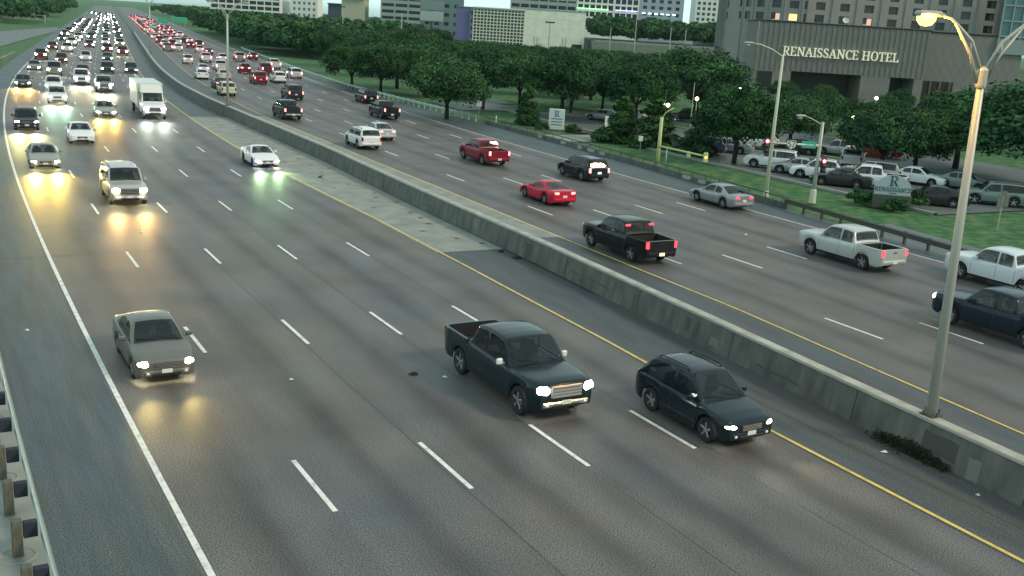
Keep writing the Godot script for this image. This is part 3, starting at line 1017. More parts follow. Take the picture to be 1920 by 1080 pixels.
# opts: head (lamp material), tail, spots (lamp energy), far (few parts), bumper (material), glass
func vehicle(kind: String, pm: Material, label: String, category: String, at: Vector3, yaw: float, opts := {}) -> Node3D:
	var c := spec(kind)
	var k := kit(c)
	var hl: float = c.L * .5
	var name_of: String = {"sedan": "sedan_car", "compact": "sedan_car", "coupe": "coupe_car", "crossover": "crossover_car", "suv": "suv_car", "bigsuv": "suv_car", "pickup": "pickup_truck", "truck": "box_truck"}[kind]
	var o := thing(name_of, label, category, at, yaw, opts.get("group", ""))
	o.scale = Vector3.ONE * float(opts.get("scale", 1.0))
	var far: bool = opts.get("far", false)
	part("body", k.body, pm, o)
	part("roof", k.cabin if far else k.cabin_open, opts.get("roof", pm), o)
	var gl: Material = opts.get("glass", M.glass if far else M.pane)
	if not far:
		for m in k.seats: part("seat", m, M.seat, o)
		part("dashboard", k.dash, M.trim, o)
		part("steering_wheel", k.wheel, M.trim, o)
	part("windshield", k.windshield, gl, o)
	part("rear_window", k.rear, gl, o)
	for m in k.sides: part("side_window", m, gl, o)
	for i in 2:
		var hm: Material = opts.get("head", M.head_off)
		if i == 0 and opts.has("head_left"): hm = opts.head_left
		var ls: float = opts.get("lamp_scale", 1.0)
		var piv := Vector3((-1.0 if i == 0 else 1.0) * c.W * .35, lut(c.top, .06) - .10, -c.L * .5 + .16)
		part("headlight", k.lamps[i], hm, o, Transform3D(Basis.IDENTITY.scaled(Vector3(1, ls, 1)), Vector3(0, piv.y * (1.0 - ls), 0)))
	for m in k.tails: part("tail_light", m, opts.get("tail", M.tail_off), o)
	part("underbody", k.under, M.under, o)
	if not far:
		part("grille", k.grille, opts.get("grille", M.trim), o)
		part("grille_bars", k.slats, opts.get("slats", M.chrome), o)
		part("front_bumper", k.front_bumper, opts.get("bumper", pm), o)
		part("air_intake", k.intake, M.trim, o)
		part("license_plate", k.front_plate, M.plate, o)
		part("rear_bumper", k.rear_bumper, opts.get("bumper", pm), o)
		part("license_plate", k.rear_plate, opts.get("plate", M.plate), o)
		for m in k.mirrors: part("side_mirror", m, opts.get("mirror", pm), o)
		for m in k.wipers: part("wiper", m, M.trim, o)
		for m in k.fogs: part("fog_lamp", m, M.head_off, o)
		for m in k.handles: part("door_handle", m, opts.get("handle", pm), o)
		for m in k.seams: part("door_seam", m, M.trim, o)
		if k.has("rails"):
			for m in k.rails: part("roof_rail", m, opts.get("rail", M.trim), o)
		if k.has("tailgate_trim"): part("tailgate_trim", k.tailgate_trim, M.trim, o)
	if k.has("liner"): part("bed_liner", k.liner, M.trim, o)
	var wm := wheel_meshes(c.r)
	for ax in [c.fa, c.ra]:
		if ax > c.L: continue
		for sd in [-1.0, 1.0]:
			var wt := Transform3D(Basis.IDENTITY, Vector3(sd * (c.W * .5 - .135), c.r, ax - hl))
			if far:
				part("wheel", wm[0], M.rubber, o, wt)
			else:
				var wn := node("wheel", o, wt)
				part("tyre", wm[0], M.rubber, wn)
				part("rim", wm[1], opts.get("rim", M.rim), wn)
	if opts.has("spots"):
		for sd in [-1.0, 1.0]:
			var l := SpotLight3D.new()
			l.name = "headlight_beam"
			l.light_energy = opts.spots
			l.light_color = opts.get("beam", Color(1, .93, .72))
			l.spot_angle = 27.0; l.spot_angle_attenuation = 1.0
			l.spot_range = 60.0; l.spot_attenuation = 2.0
			l.light_size = .07; l.shadow_enabled = true
			o.add_child(l, true)
			l.position = Vector3(sd * c.W * .5 * .70, lut(c.top, .06) - .10, -hl - .16)
			l.rotation = Vector3(deg_to_rad(-9.0), 0, 0)
	return o

func drive(kind: String, pm: Material, label: String, category: String, s: float, o: float, up: bool, opts := {}) -> Node3D:
	return vehicle(kind, pm, label, category, rp(s, o, .008), -heading(s) + (0.0 if up else PI) + opts.get("yaw", 0.0), opts)

func traffic() -> void:
	var silver := paint(Color(.44, .45, .42), .3, .2)
	var gold := paint(Color(.36, .36, .31), .3, .5)
	var beige := paint(Color(.17, .175, .150), .34, .45)
	var white := paint(Color(.74, .78, .78), .3)
	var black := paint(Color(.008, .011, .013), .22)
	var navy := paint(Color(.006, .016, .030), .25)
	var teal := paint(Color(.008, .020, .026), .2)
	var red := paint(Color(.55, .012, .045), .25)
	var maroon := paint(Color(.24, .012, .03), .3)
	var steel := paint(Color(.33, .36, .37), .28, .6)
	var pale := paint(Color(.52, .56, .54), .3, .3)
	var dark := paint(Color(.022, .028, .030), .3)
	var warm := Color(1.0, .86, .5)
	# left carriageway, towards the camera
	drive("compact", beige, "silver beige sedan with round bright headlights alone in the leftmost lane, nearest", "car", 8.9, -6.95, false, {"head": glow(Color(1.0, .88, .58), 40.0), "spots": 2.6, "beam": warm, "tail": M.tail_off})
	drive("pickup", teal, "black four door pickup with chrome grille and open bed in the foreground", "pickup truck", 2.8, 2.8, false, {"scale": 1.04, "head": glow(Color(.95, 1.0, .95), 16.0), "bumper": M.chrome, "mirror": white, "slats": M.chrome, "grille": mat(Color(.30, .33, .33), .3, .7)})
	drive("crossover", teal, "dark green small crossover beside the yellow line, foreground right of the black pickup", "car", -1.7, 6.65, false, {"head": M.head_dim, "spots": 3.0, "tail": M.tail_on, "slats": M.chrome, "lamp_scale": 1.15})
	drive("bigsuv", silver, "silver large SUV with roof rails and lit headlights in second lane", "car", 37.9, -3.35, false, {"head": M.head_warm, "spots": 12.0, "beam": Color(1, .78, .45)})
	drive("coupe", white, "white sports car with dark hood scoop next to the concrete median shoulder", "car", 51.0, 7.85, false, {"head": M.head_blue, "spots": 14.0, "beam": Color(.8, 1, .7), "rim": M.trim})
	drive("sedan", gold, "car with the strongest yellow headlights, leftmost lane behind beige sedan", "car", 51.2, -6.6, false, {"head": M.head_warm, "spots": 52.0, "beam": Color(1, .85, .38)})
	drive("sedan", white, "white sedan with unlit headlights in the second lane beside white dashes", "car", 64.2, -3.2, false, {})
	drive("suv", dark, "dark SUV with bluish white headlights hugging the left white edge line", "car", 72.4, -6.8, false, {"head": M.head_blue, "spots": 30.0, "beam": Color(1, .95, .6)})
	drive("sedan", gold, "yellow lit sedan in the middle lane just left of white box truck", "car", 83.6, .3, false, {"head": M.head_warm, "spots": 40.0, "beam": Color(1, .78, .35)})
	drive("suv", white, "white SUV with greenish white headlights in the second lane, far left", "car", 96.4, -3.5, false, {"head": M.head_white, "spots": 30.0, "beam": Color(.8, 1.0, .85)})
	drive("sedan", dark, "dark car with twin warm headlights at the curve of the left edge line", "car", 116.5, -7.0, false, {"head": M.head_warm, "spots": 40.0, "beam": Color(1, .75, .35)})
	drive("pickup", gold, "yellowish pickup behind the yellow lit sedan, left of the box truck cargo box", "pickup truck", 113.0, 2.0, false, {"head": M.head_white, "spots": 20.0})
	drive("suv", white, "white SUV directly behind another white SUV in second lane", "car", 111.0, -3.6, false, {"head": M.head_white, "spots": 20.0})
	drive("bigsuv", white, "white large SUV with glaring headlights in middle lane behind caption position", "car", 123.0, -.3, false, {"head": M.head_white, "spots": 20.0})
	box_truck(white)
	# right carriageway, away from the camera
	drive("coupe", red, "bright red coupe with lit tail lights beside the median side lane dashes", "car", 33.7, 22.35, true, {"tail": M.tail_hot, "yaw": -.02})
	var av := drive("pickup", black, "black pickup with tall cab and lit tail lights next to the yellow line", "pickup truck", 18.5, 18.3, true, {"tail": M.tail_on, "plate": glow(Color(.9, .85, .4), .9), "head": M.head_off})
	for sd in [-1.0, 1.0]:
		var st := mb(); cbox(st, Vector3(sd * .72, 1.70, .98), Vector3(.30, .10, .06), .02)
		obj("high_brake_light", st, M.tail_on, av)
	drive("pickup", pale, "silver pickup with open bed and red tail light near the right shoulder", "pickup truck", 13.8, 29.5, true, {"tail": M.tail_on})
	drive("pickup", paint(Color(.60, .68, .70), .3), "white crew cab pickup partly out of frame at right edge", "pickup truck", 7.1, 33.3, true, {"yaw": .0})
	drive("pickup", navy, "dark navy pickup half out of frame on the right behind the lamp pole", "pickup truck", 1.2, 25.1, true, {"head": M.head_dim, "roof": navy})
	drive("sedan", steel, "silver sedan in the outermost right lane beside the right shoulder line", "car", 30.3, 34.2, true, {"tail": M.tail_on})
	drive("suv", teal, "dark green SUV with lit tail lights ahead of the bright red coupe", "car", 42.6, 30.5, true, {"tail": M.tail_hot, "plate": glow(Color(.9, .95, .8), .8)})
	drive("pickup", maroon, "dark red pickup with open bed in the middle of the right carriageway", "pickup truck", 51.5, 26.3, true, {"tail": M.tail_hot})
	drive("suv", white, "white SUV with black rear window in the lane beside the median", "car", 61.2, 19.2, true, {})
	drive("sedan", pale, "grey green sedan half hidden behind the white SUV with black rear window", "car", 67.6, 22.9, true, {"tail": M.tail_hot})
	drive("pickup", black, "black pickup with lit tail lights approaching the bright guardrail", "pickup truck", 87.2, 29.9, true, {"tail": M.tail_hot})
	drive("suv", black, "black SUV closest to the bright galvanised guardrail posts", "car", 106.8, 33.5, true, {"tail": M.tail_hot})
	drive("pickup", dark, "dark grey pickup with pale bumper right of the far median lamp pole", "pickup truck", 84.8, 18.4, true, {"tail": M.tail_hot, "bumper": M.chrome})
	drive("bigsuv", dark, "dark SUV with glowing red tail lights ahead of dark grey pickup", "car", 109.0, 24.3, true, {"tail": M.tail_hot})
	drive("suv", paint(Color(.55, .56, .42), .3), "cream SUV just left of the far median lamp pole", "car", 112.5, 16.6, true, {})
	drive("sedan", dark, "dark sedan directly ahead of the cream SUV", "car", 124.0, 17.3, true, {"tail": M.tail_hot})
	drive("bigsuv", maroon, "small distant red SUV left of a small white car", "car", 135.6, 24.4, true, {"tail": M.tail_hot})
	drive("suv", white, "small distant white SUV right of the small red SUV", "car", 139.6, 28.0, true, {})
	drive("sedan", paint(Color(.6, .6, .5), .3), "distant cream sedan in the second right hand lane behind the lamp pole", "car", 143.0, 20.2, true, {"far": true})
	drive("sedan", white, "distant white sedan farthest left in the right carriageway beside the barrier", "car", 142.0, 13.9 + 2.9, true, {"far": true})

func box_truck(white: Material) -> void:
	var c := spec("truck")
	var o := vehicle("truck", white, "white box truck with tall cargo box and lit headlights next to left yellow line", "truck", rp(82.0, 4.6, .008), -heading(82.0) + PI, {"head": M.head_white, "spots": 12.0, "beam": Color(.95, 1, .9)})
	var hl: float = c.L * .5
	var st := mb()
	cbox(st, Vector3(0, 2.1, hl + 3.55), Vector3(2.4, 2.3, 6.9), .05)
	obj("cargo_box", st, paint(Color(.58, .64, .62), .45), o)
	st = mb()
	poly(st, [Vector3(-1.0, 2.46, hl - 2.0), Vector3(1.0, 2.46, hl - 2.0), Vector3(.95, 3.15, hl - .35), Vector3(-.95, 3.15, hl - .35)], Vector3(0, .7, -1))
	for sd in [-1.0, 1.0]: poly(st, [Vector3(sd, 2.46, hl - 2.0), Vector3(sd * .95, 3.15, hl - .35), Vector3(sd, 2.42, hl - .3)], Vector3(sd, 0, 0))
	poly(st, [Vector3(-1, 2.42, hl - .3), Vector3(1, 2.42, hl - .3), Vector3(.95, 3.15, hl - .35), Vector3(-.95, 3.15, hl - .35)], Vector3.BACK)
	obj("wind_deflector", st, paint(Color(.66, .70, .60), .4), o)
	st = mb()
	box(st, Vector3(0, .85, hl + 3.3), Vector3(.9, .3, 7.2))
	obj("chassis", st, M.under, o)
	var wm := wheel_meshes(.48)
	for sd in [-1.0, 1.0]:
		var wn := node("wheel", o, Transform3D(Basis.IDENTITY, Vector3(sd * 1.08, .48, hl + 5.0)))
		part("tyre", wm[0], M.rubber, wn)
		part("rim", wm[1], M.rim, wn)

func parked_cars() -> void:
	var white := paint(Color(.72, .77, .77), .3)
	var silver := paint(Color(.34, .38, .38), .3, .5)
	var green := paint(Color(.16, .23, .21), .3, .3)
	var dark := paint(Color(.02, .026, .028), .3)
	var blue := paint(Color(.03, .07, .13), .3)
	var red := paint(Color(.30, .02, .02), .3)
	# label, kind, material, x, z, yaw
	var list := [
		["white SUV parked first behind the grass, left of the signal pole", "suv", white, 22.6, -92.5, 1.2],
		["silver sedan parked between white SUV and second pale car near signal pole", "sedan", silver, 24.2, -89.6, 1.25],
		["pale blue white hatchback parked directly left of the signal pole foot", "crossover", white, 25.2, -87.4, 1.25],
		["white large SUV parked with its tail to the road, behind the red signal", "bigsuv", white, 31.6, -98.2, -.35],
		["dark sedan parked right of the signal pole under the red light", "sedan", dark, 26.2, -83.6, 1.2],
		["white pickup parked left of the arched monument sign", "pickup", white, 28.4, -83.4, 1.25],
		["silver SUV parked behind the white pickup near arched sign", "suv", silver, 30.2, -88.6, 1.2],
		["white sedan parked behind the arched monument sign, nose to the right", "sedan", white, 34.0, -88.0, -2.2],
		["pale green sedan parked right of the white sedan behind arched sign", "sedan", green, 37.4, -86.6, -2.2],
		["dark convertible looking sedan parked right beside the arched monument sign", "sedan", dark, 31.0, -76.4, 1.3],
		["dark green SUV parked under the trees right of the tall lamp pole", "suv", green, 36.4, -78.6, 1.35],
		["grey pickup parked at the right frame edge under dark trees", "pickup", silver, 42.0, -77.0, 1.3],
		["black SUV parked farther back below the hotel tower corner", "suv", dark, 22.0, -138.4, .9],
		["red car parked on the far side of the lot under the trees", "sedan", red, 37.2, -108.0, 1.2],
		["blue SUV parked near the yellow green mast arm signal", "suv", blue, 17.6, -101.0, 1.2],
		["silver sedan parked behind the yellow green mast arm signal pole", "sedan", silver, 20.8, -103.5, 1.2],
		["white van like SUV parked mid lot between two tree trunks", "suv", white, 24.6, -109.0, 1.2],
		["black sedan parked in the middle row of the hotel lot", "sedan", dark, 28.4, -106.5, 1.2],
		["silver crossover parked at end of the middle lot row", "crossover", silver, 32.6, -107.0, 1.2],
		["pale sedan parked in the back lot beyond the pylon sign", "sedan", silver, 10.2, -131.0, .9],
		["white crossover parked in the back lot beside pale sedan", "crossover", white, 13.6, -132.4, .9],
		["dark pickup parked in the back lot beside white crossover", "pickup", dark, 17.0, -134.0, .9],
		["grey SUV at far right between trees and tall lamp pole", "suv", silver, 45.0, -86.0, 1.3],
		["white sedan in shade at the far right behind grey SUV", "sedan", white, 50.0, -92.0, 1.3],
	]
	for r in list:
		vehicle(r[1], r[2], r[0], "car" if r[1] != "pickup" else "pickup truck", Vector3(r[3], -.045, r[4]), r[5], {"group": "cars parked in the hotel lot"})

const ORD := ["first", "second", "third", "fourth", "fifth", "sixth", "seventh", "eighth", "ninth", "tenth", "eleventh", "twelfth", "thirteenth", "fourteenth", "fifteenth", "sixteenth", "seventeenth", "eighteenth", "nineteenth", "twentieth", "twenty first", "twenty second", "twenty third", "twenty fourth", "twenty fifth", "twenty sixth", "twenty seventh", "twenty eighth", "twenty ninth", "thirtieth", "thirty first", "thirty second", "thirty third", "thirty fourth"]

func far_traffic() -> void:
	var tones := ["pale", "black", "grey", "dark red"]
	var lane_of := ["leftmost", "second", "middle", "fourth", "rightmost"]
	var kind_of := {"sedan": "sedan", "suv": "SUV", "pickup": "pickup", "crossover": "crossover", "bigsuv": "large SUV"}
	var paints := [paint(Color(.5, .53, .52), .3), paint(Color(.03, .035, .04), .3), paint(Color(.22, .23, .22), .3, .4), paint(Color(.12, .02, .025), .3)]
	var kinds := ["sedan", "suv", "pickup", "crossover", "bigsuv"]
	var lanes_l := [-6.8, -3.5, 0.0, 3.5, 6.8]
	var proto := {}
	for side in 2:
		for lane in 5:
			var s := 136.0 + rng.randf() * 12.0
			var count := 0
			while s < (760.0 if side == 0 else 700.0):
				var kind: String = kinds[rng.randi() % 5]
				var pi := rng.randi() % 4
				var o: float = lanes_l[lane] if side == 0 else lerpf(18.2, 33.0, lane / 4.0) if s < 230.0 else lerpf(17.0, 26.0, lane / 4.0)
				if side == 1 and s < 150.0: s += 16.0
				var near := s < 230.0
				var lab := "%s %s with %s, %s of the queue in the %s lane" % [tones[pi], kind_of[kind], "glaring headlights" if side == 0 else "red tail lights", ORD[mini(count, 33)], lane_of[lane]]
				count += 1
				var key := "%s%d%d" % [kind, pi, side]
				var at := rp(s, o + rng.randf_range(-.3, .3), .008)
				var yaw := -heading(s) + (PI if side == 0 else 0.0)
				var hm: Material = [M.head_far, M.head_far, M.head_blue, M.head_warm][rng.randi() % 4]
				if not proto.has(key):
					proto[key] = vehicle(kind, paints[pi], lab, "car", at, yaw, {"far": true, "head": hm, "tail": M.tail_off if side == 0 else M.red_far, "group": "queue of oncoming cars far away" if side == 0 else "queue of departing cars far away"})
				else:
					var d: Node3D = proto[key].duplicate()
					d.name = numbered(proto[key].name.rstrip("0123456789").rstrip("_"))
					add_child(d)
					d.position = at; d.rotation.y = yaw
					d.set_meta("label", lab)
				s += (rng.randf_range(20.0, 46.0) if near else rng.randf_range(11.0, 22.0)) * (1.0 + s / 600.0)

# ------------------------------------------------------------------ buildings
func hotel() -> void:
	var wallm := world_tex(mat(Color.WHITE, .92), tex_noise(.02, [[0.0, Color(.21, .215, .198)], [.5, Color(.275, .28, .256)], [1.0, Color(.36, .36, .325)]], 512, FastNoiseLite.TYPE_SIMPLEX_SMOOTH, 5, 22), 7.0, Vector3(3.0, .22, 3.0))
	var pod := world_tex(mat(Color.WHITE, .92), tex_noise(.02, [[0.0, Color(.135, .142, .134)], [.5, Color(.185, .192, .180)], [1.0, Color(.25, .255, .235)]], 512, FastNoiseLite.TYPE_SIMPLEX_SMOOTH, 5, 23), 6.0, Vector3(3.2, .22, 3.2))
	var trim := mat(Color(.30, .33, .33), .8)
	var darkm := mat(Color(.008, .011, .014), .5)
	var pane := mat(Color(.012, .017, .022), .08)
	var curtain := mat(Color(.05, .065, .07), .6)
	var frame := mat(Color(.07, .085, .085), .6)
	var lit := glow(Color(1.0, .66, .26), 1.1)
	var lit2 := glow(Color(.62, .40, .28), .8)
	var h := thing("hotel_building", "large ribbed grey hotel tower with rows of square windows and low sign block", "building", Vector3(0, 0, 0))
	# tower facade: bays along a plan line with a rounded left corner
	var plan := []
	var x := 94.0
	while x > 51.0:
		plan.append(Vector2(x, -213.0 + (94.0 - x) * .03)); x -= 4.86
	var c := Vector2(plan[plan.size() - 1].x - 1.0, plan[plan.size() - 1].y - 11.0)
	for k in 6:
		var a := deg_to_rad(90.0 + k * 19.0)
		plan.append(c + Vector2(cos(a) * 10.5, sin(a) * 10.9))
	plan.append(plan[plan.size() - 1] + Vector2(0, -24.0))
	var fh := 2.42
	var y_first := 15.0
	var rows := 7
	var top := 33.5
	for i in plan.size() - 1:
		var a := Vector3(plan[i].x, 0, plan[i].y)
		var b := Vector3(plan[i + 1].x, 0, plan[i + 1].y)
		var d := (b - a).normalized()
		var n := Vector3(-d.z, 0, d.x)
		if n.z < 0 and i < plan.size() - 2: n = -n
		if i == plan.size() - 2: n = Vector3(-1, 0, 0)
		var L := (b - a).length()
		var ww := minf(1.9, L * .52)
		var st := mb()
		var u0 := (L - ww) * .5
		# piers
		for q in [[0.0, u0], [u0 + ww, L]]:
			poly(st, [a + d * q[0], a + d * q[1], a + d * q[1] + Vector3.UP * top, a + d * q[0] + Vector3.UP * top], n)
		var last := i == plan.size() - 2
		var yy := 0.0
		for r in rows + 1:
			var y0 := y_first + r * fh
			var y1 := y0 + 1.5
			var nxt := y0 if r < rows else top
			poly(st, [a + d * u0 + Vector3.UP * yy, a + d * (u0 + ww) + Vector3.UP * yy, a + d * (u0 + ww) + Vector3.UP * nxt, a + d * u0 + Vector3.UP * nxt], n)
			yy = y1
			if r == rows: break
			# reveal
			var p0 := a + d * u0; var p1 := a + d * (u0 + ww); var inn := -n * .28
			poly(st, [p0 + Vector3.UP * y0, p1 + Vector3.UP * y0, p1 + inn + Vector3.UP * y0, p0 + inn + Vector3.UP * y0], Vector3.UP)
			poly(st, [p0 + Vector3.UP * y1, p1 + Vector3.UP * y1, p1 + inn + Vector3.UP * y1, p0 + inn + Vector3.UP * y1], Vector3.DOWN)
			poly(st, [p0 + Vector3.UP * y0, p0 + inn + Vector3.UP * y0, p0 + inn + Vector3.UP * y1, p0 + Vector3.UP * y1], d)
			poly(st, [p1 + Vector3.UP * y0, p1 + inn + Vector3.UP * y0, p1 + inn + Vector3.UP * y1, p1 + Vector3.UP * y1], -d)
			if last or r > 5: continue
			var bs := Basis(d, Vector3.UP, d.cross(Vector3.UP))
			var mid := (p0 + p1) * .5 + inn * .8 + Vector3.UP * (y0 + .75)
			var sf := mb()
			for e in [[Vector3(-ww * .5 + .05, 0, 0), Vector3(.1, 1.5, .1)], [Vector3(ww * .5 - .05, 0, 0), Vector3(.1, 1.5, .1)], [Vector3(0, .70, 0), Vector3(ww - .2, .1, .1)], [Vector3(0, -.70, 0), Vector3(ww - .2, .1, .1)]]:
				box(sf, mid + bs * e[0], e[1], bs)
			var w := obj("window", sf, frame, h)
			sf = mb(); box(sf, mid + inn * .12, Vector3(ww - .21, 1.29, .03), bs)
			var pm: Material = pane
			if r == 0 and i == 9: pm = lit
			elif r == 0 and i == 10: pm = lit2
			elif r == 0 and i == 5: pm = lit2
			obj("pane", sf, pm, w)
			if rng.randf() < .7:
				sf = mb(); box(sf, mid - inn * .05 + d * (ww * .25 * (1.0 if rng.randf() < .5 else -1.0)) + Vector3.UP * rng.randf_range(-.05, .1) + inn * .10, Vector3(ww * .42, 1.27, .02), bs)
				obj("curtain", sf, curtain, w)
		obj("wall", st, wallm, h)
		# vertical rib at each bay line
		st = mb()
		cbox(st, a + n * .06 + Vector3.UP * top * .5, Vector3(.34, top, .3), .05, Basis(d, Vector3.UP, d.cross(Vector3.UP)))
		if not last: obj("rib", st, wallm, h)
	var rf := mb()
	box(rf, Vector3(70, top + .02, -226), Vector3(54, .4, 26))
	obj("roof", rf, trim, h)
	rf = mb(); box(rf, Vector3(70, top * .5, -238.2), Vector3(56, top, .4)); box(rf, Vector3(95.5, top * .5, -225), Vector3(.4, top, 26)); obj("wall", rf, wallm, h)
	# sign block in front
	var sb := thing("hotel_annex", "windowless dark grey ribbed block with pale letters along its front", "building", Vector3.ZERO)
	var st := mb()
	var z0 := -201.0
	box(st, Vector3(59.6, 10.05, z0 - 5.0), Vector3(32.6, 8.9, 10.0))
	obj("wall", st, pod, sb)
	st = mb()
	for k in 33: box(st, Vector3(43.6 + k * 1.0, 10.05, z0 + .06), Vector3(.22, 8.86, .16))
	obj("ribs", st, pod, sb).set_meta("kind", "stuff")
	st = mb(); cbox(st, Vector3(59.6, 14.62, z0 - 5.0), Vector3(33.0, .24, 10.4), .05); obj("coping", st, darkm, sb)
	st = mb(); cbox(st, Vector3(43.42, 12.4, z0 + .08), Vector3(.16, 4.4, .2), .04); obj("downpipe", st, trim, sb)
	st = mb()
	for q in [[47.0, 7.2], [66.8, 5.6], [75.0, 1.7]]:
		st = mb(); box(st, Vector3(q[0], 2.8, z0 - 4.0), Vector3(q[1], 5.6, 8.0)); obj("base", st, pod, sb)
	for q in [[56.9, 12.6], [71.9, 4.4]]:
		st = mb(); box(st, Vector3(q[0], 2.8, z0 - 6.0), Vector3(q[1], 5.6, .3)); obj("recess", st, darkm, sb)
	st = mb(); box(st, Vector3(45.6, 3.6, z0 + .06), Vector3(2.8, 3.4, .12)); obj("window", st, darkm, sb)
	# lettering
	var tm := TextMesh.new()
	var f := SystemFont.new(); f.font_names = PackedStringArray(["Droid Serif"])
	tm.font = f; tm.text = "RENAISSANCE HOTEL"; tm.font_size = 64; tm.pixel_size = .0328; tm.depth = .4
	var lt := part("lettering", tm, glow(Color(.80, .82, .62), .22), sb, Transform3D(Basis.IDENTITY.scaled(Vector3(1.0, 1.12, 1.0)), Vector3(59.5, 9.25, z0 + .28)))
	lt.set_meta("label", "pale capital letters RENAISSANCE HOTEL")
	# right hand wing set back, and the glass atrium beside it
	var wg := thing("hotel_wing", "dark grey hotel wing set back right of the lettered block", "building", Vector3.ZERO)
	st = mb(); box(st, Vector3(86.5, 7.2, -211.0), Vector3(20.5, 14.4, 7.0)); obj("wall", st, pod, wg)
	st = mb(); cbox(st, Vector3(86.5, 14.55, -211.0), Vector3(20.9, .26, 7.4), .05); obj("coping", st, darkm, wg)
	st = mb(); box(st, Vector3(80.5, 2.6, -207.4), Vector3(7.5, 5.2, .16)); obj("recess", st, darkm, wg)
	for k in 4:
		st = mb(); box(st, Vector3(77.8 + k * 1.9, 2.6, -207.25), Vector3(.35, 5.2, .3)); obj("column", st, mat(Color(.16, .09, .06), .7), wg)
	var at := thing("glass_atrium", "teal glazed stair atrium at the right end of the hotel", "building", Vector3.ZERO)
	st = mb(); box(st, Vector3(97.5, 22.0, -207.5), Vector3(12.0, 16.0, .1))
	obj("glazing", st, mat(Color(.05, .17, .17), .12), at)
	for k in 7:
		st = mb(); box(st, Vector3(91.6 + k * 2.0, 22.0, -207.3), Vector3(.22, 16.0, .3)); obj("mullion", st, trim, at)
	for k in 6:
		st = mb(); box(st, Vector3(97.5, 14.6 + k * 2.9, -207.28), Vector3(12.0, .25, .26)); obj("transom", st, trim, at)
	st = mb(); box(st, Vector3(97.5, 12.6, -207.5), Vector3(12.4, 2.8, 1.0)); obj("balcony", st, mat(Color(.22, .28, .28), .7), at)
	var dish := thing("satellite_dish", "small pale satellite dish on the roof of the lettered hotel block", "satellite dish", Vector3(59.9, 14.75, z0 - 1.0))
	st = mb(0); lat(st, [[.0, 0.0], [.35, .06], [.62, .2]], Basis(Vector3.RIGHT, 1.1), Vector3(0, .75, 0), 16); obj("dish", st, mat(Color(.5, .56, .56), .5), dish)
	st = mb(); tube(st, [Vector3(0, 0, 0), Vector3(0, .8, -.05)], .06, .06, 8); obj("mast", st, M.pole, dish)

func building(called: String, label: String, x0: float, x1: float, y1: float, z: float, depth: float, rows: int, cols: int, wallm: Material, openm: Material, y0 := 0.0, colw := .35, band := .45, part_of := "window") -> Node3D:
	var b := thing(called, label, "building", Vector3((x0 + x1) * .5, 0, z))
	var w := x1 - x0
	var st := mb()
	box(st, Vector3(0, y1 * .5, -depth * .5 - .5), Vector3(w, y1, depth))
	obj("wall", st, wallm, b)
	st = mb(); cbox(st, Vector3(0, y1 + .2, -depth * .5 + .1), Vector3(w + .6, .5, depth + 1.4), .08)
	obj("roof", st, wallm, b)
	if rows > 0:
		var fh := (y1 - y0) / rows
		var bw := w / cols
		for r in rows + 1:
			var yb := y0 + r * fh
			st = mb(); box(st, Vector3(0, minf(yb, y1 - band * fh * .5 - .06), 0), Vector3(w, fh * band, .5)); obj("spandrel", st, wallm, b)
		for k in cols + 1:
			st = mb(); box(st, Vector3(-w * .5 + k * bw, (y0 + y1) * .5 - .04, .02), Vector3(bw * colw, y1 - y0 - .1, .58)); obj("pier", st, wallm, b)
		if rows * cols <= 90:
			for r in rows:
				for k in cols:
					st = mb(); box(st, Vector3(-w * .5 + (k + .5) * bw, y0 + (r + .5) * fh, -.32), Vector3(bw * .98, fh * .98, .2))
					obj(part_of, st, openm, b)
		else:
			st = mb(); box(st, Vector3(0, (y0 + y1) * .5, -.32), Vector3(w * .995, y1 - y0, .2)); obj("glazing", st, openm, b).set_meta("kind", "stuff")
	return b

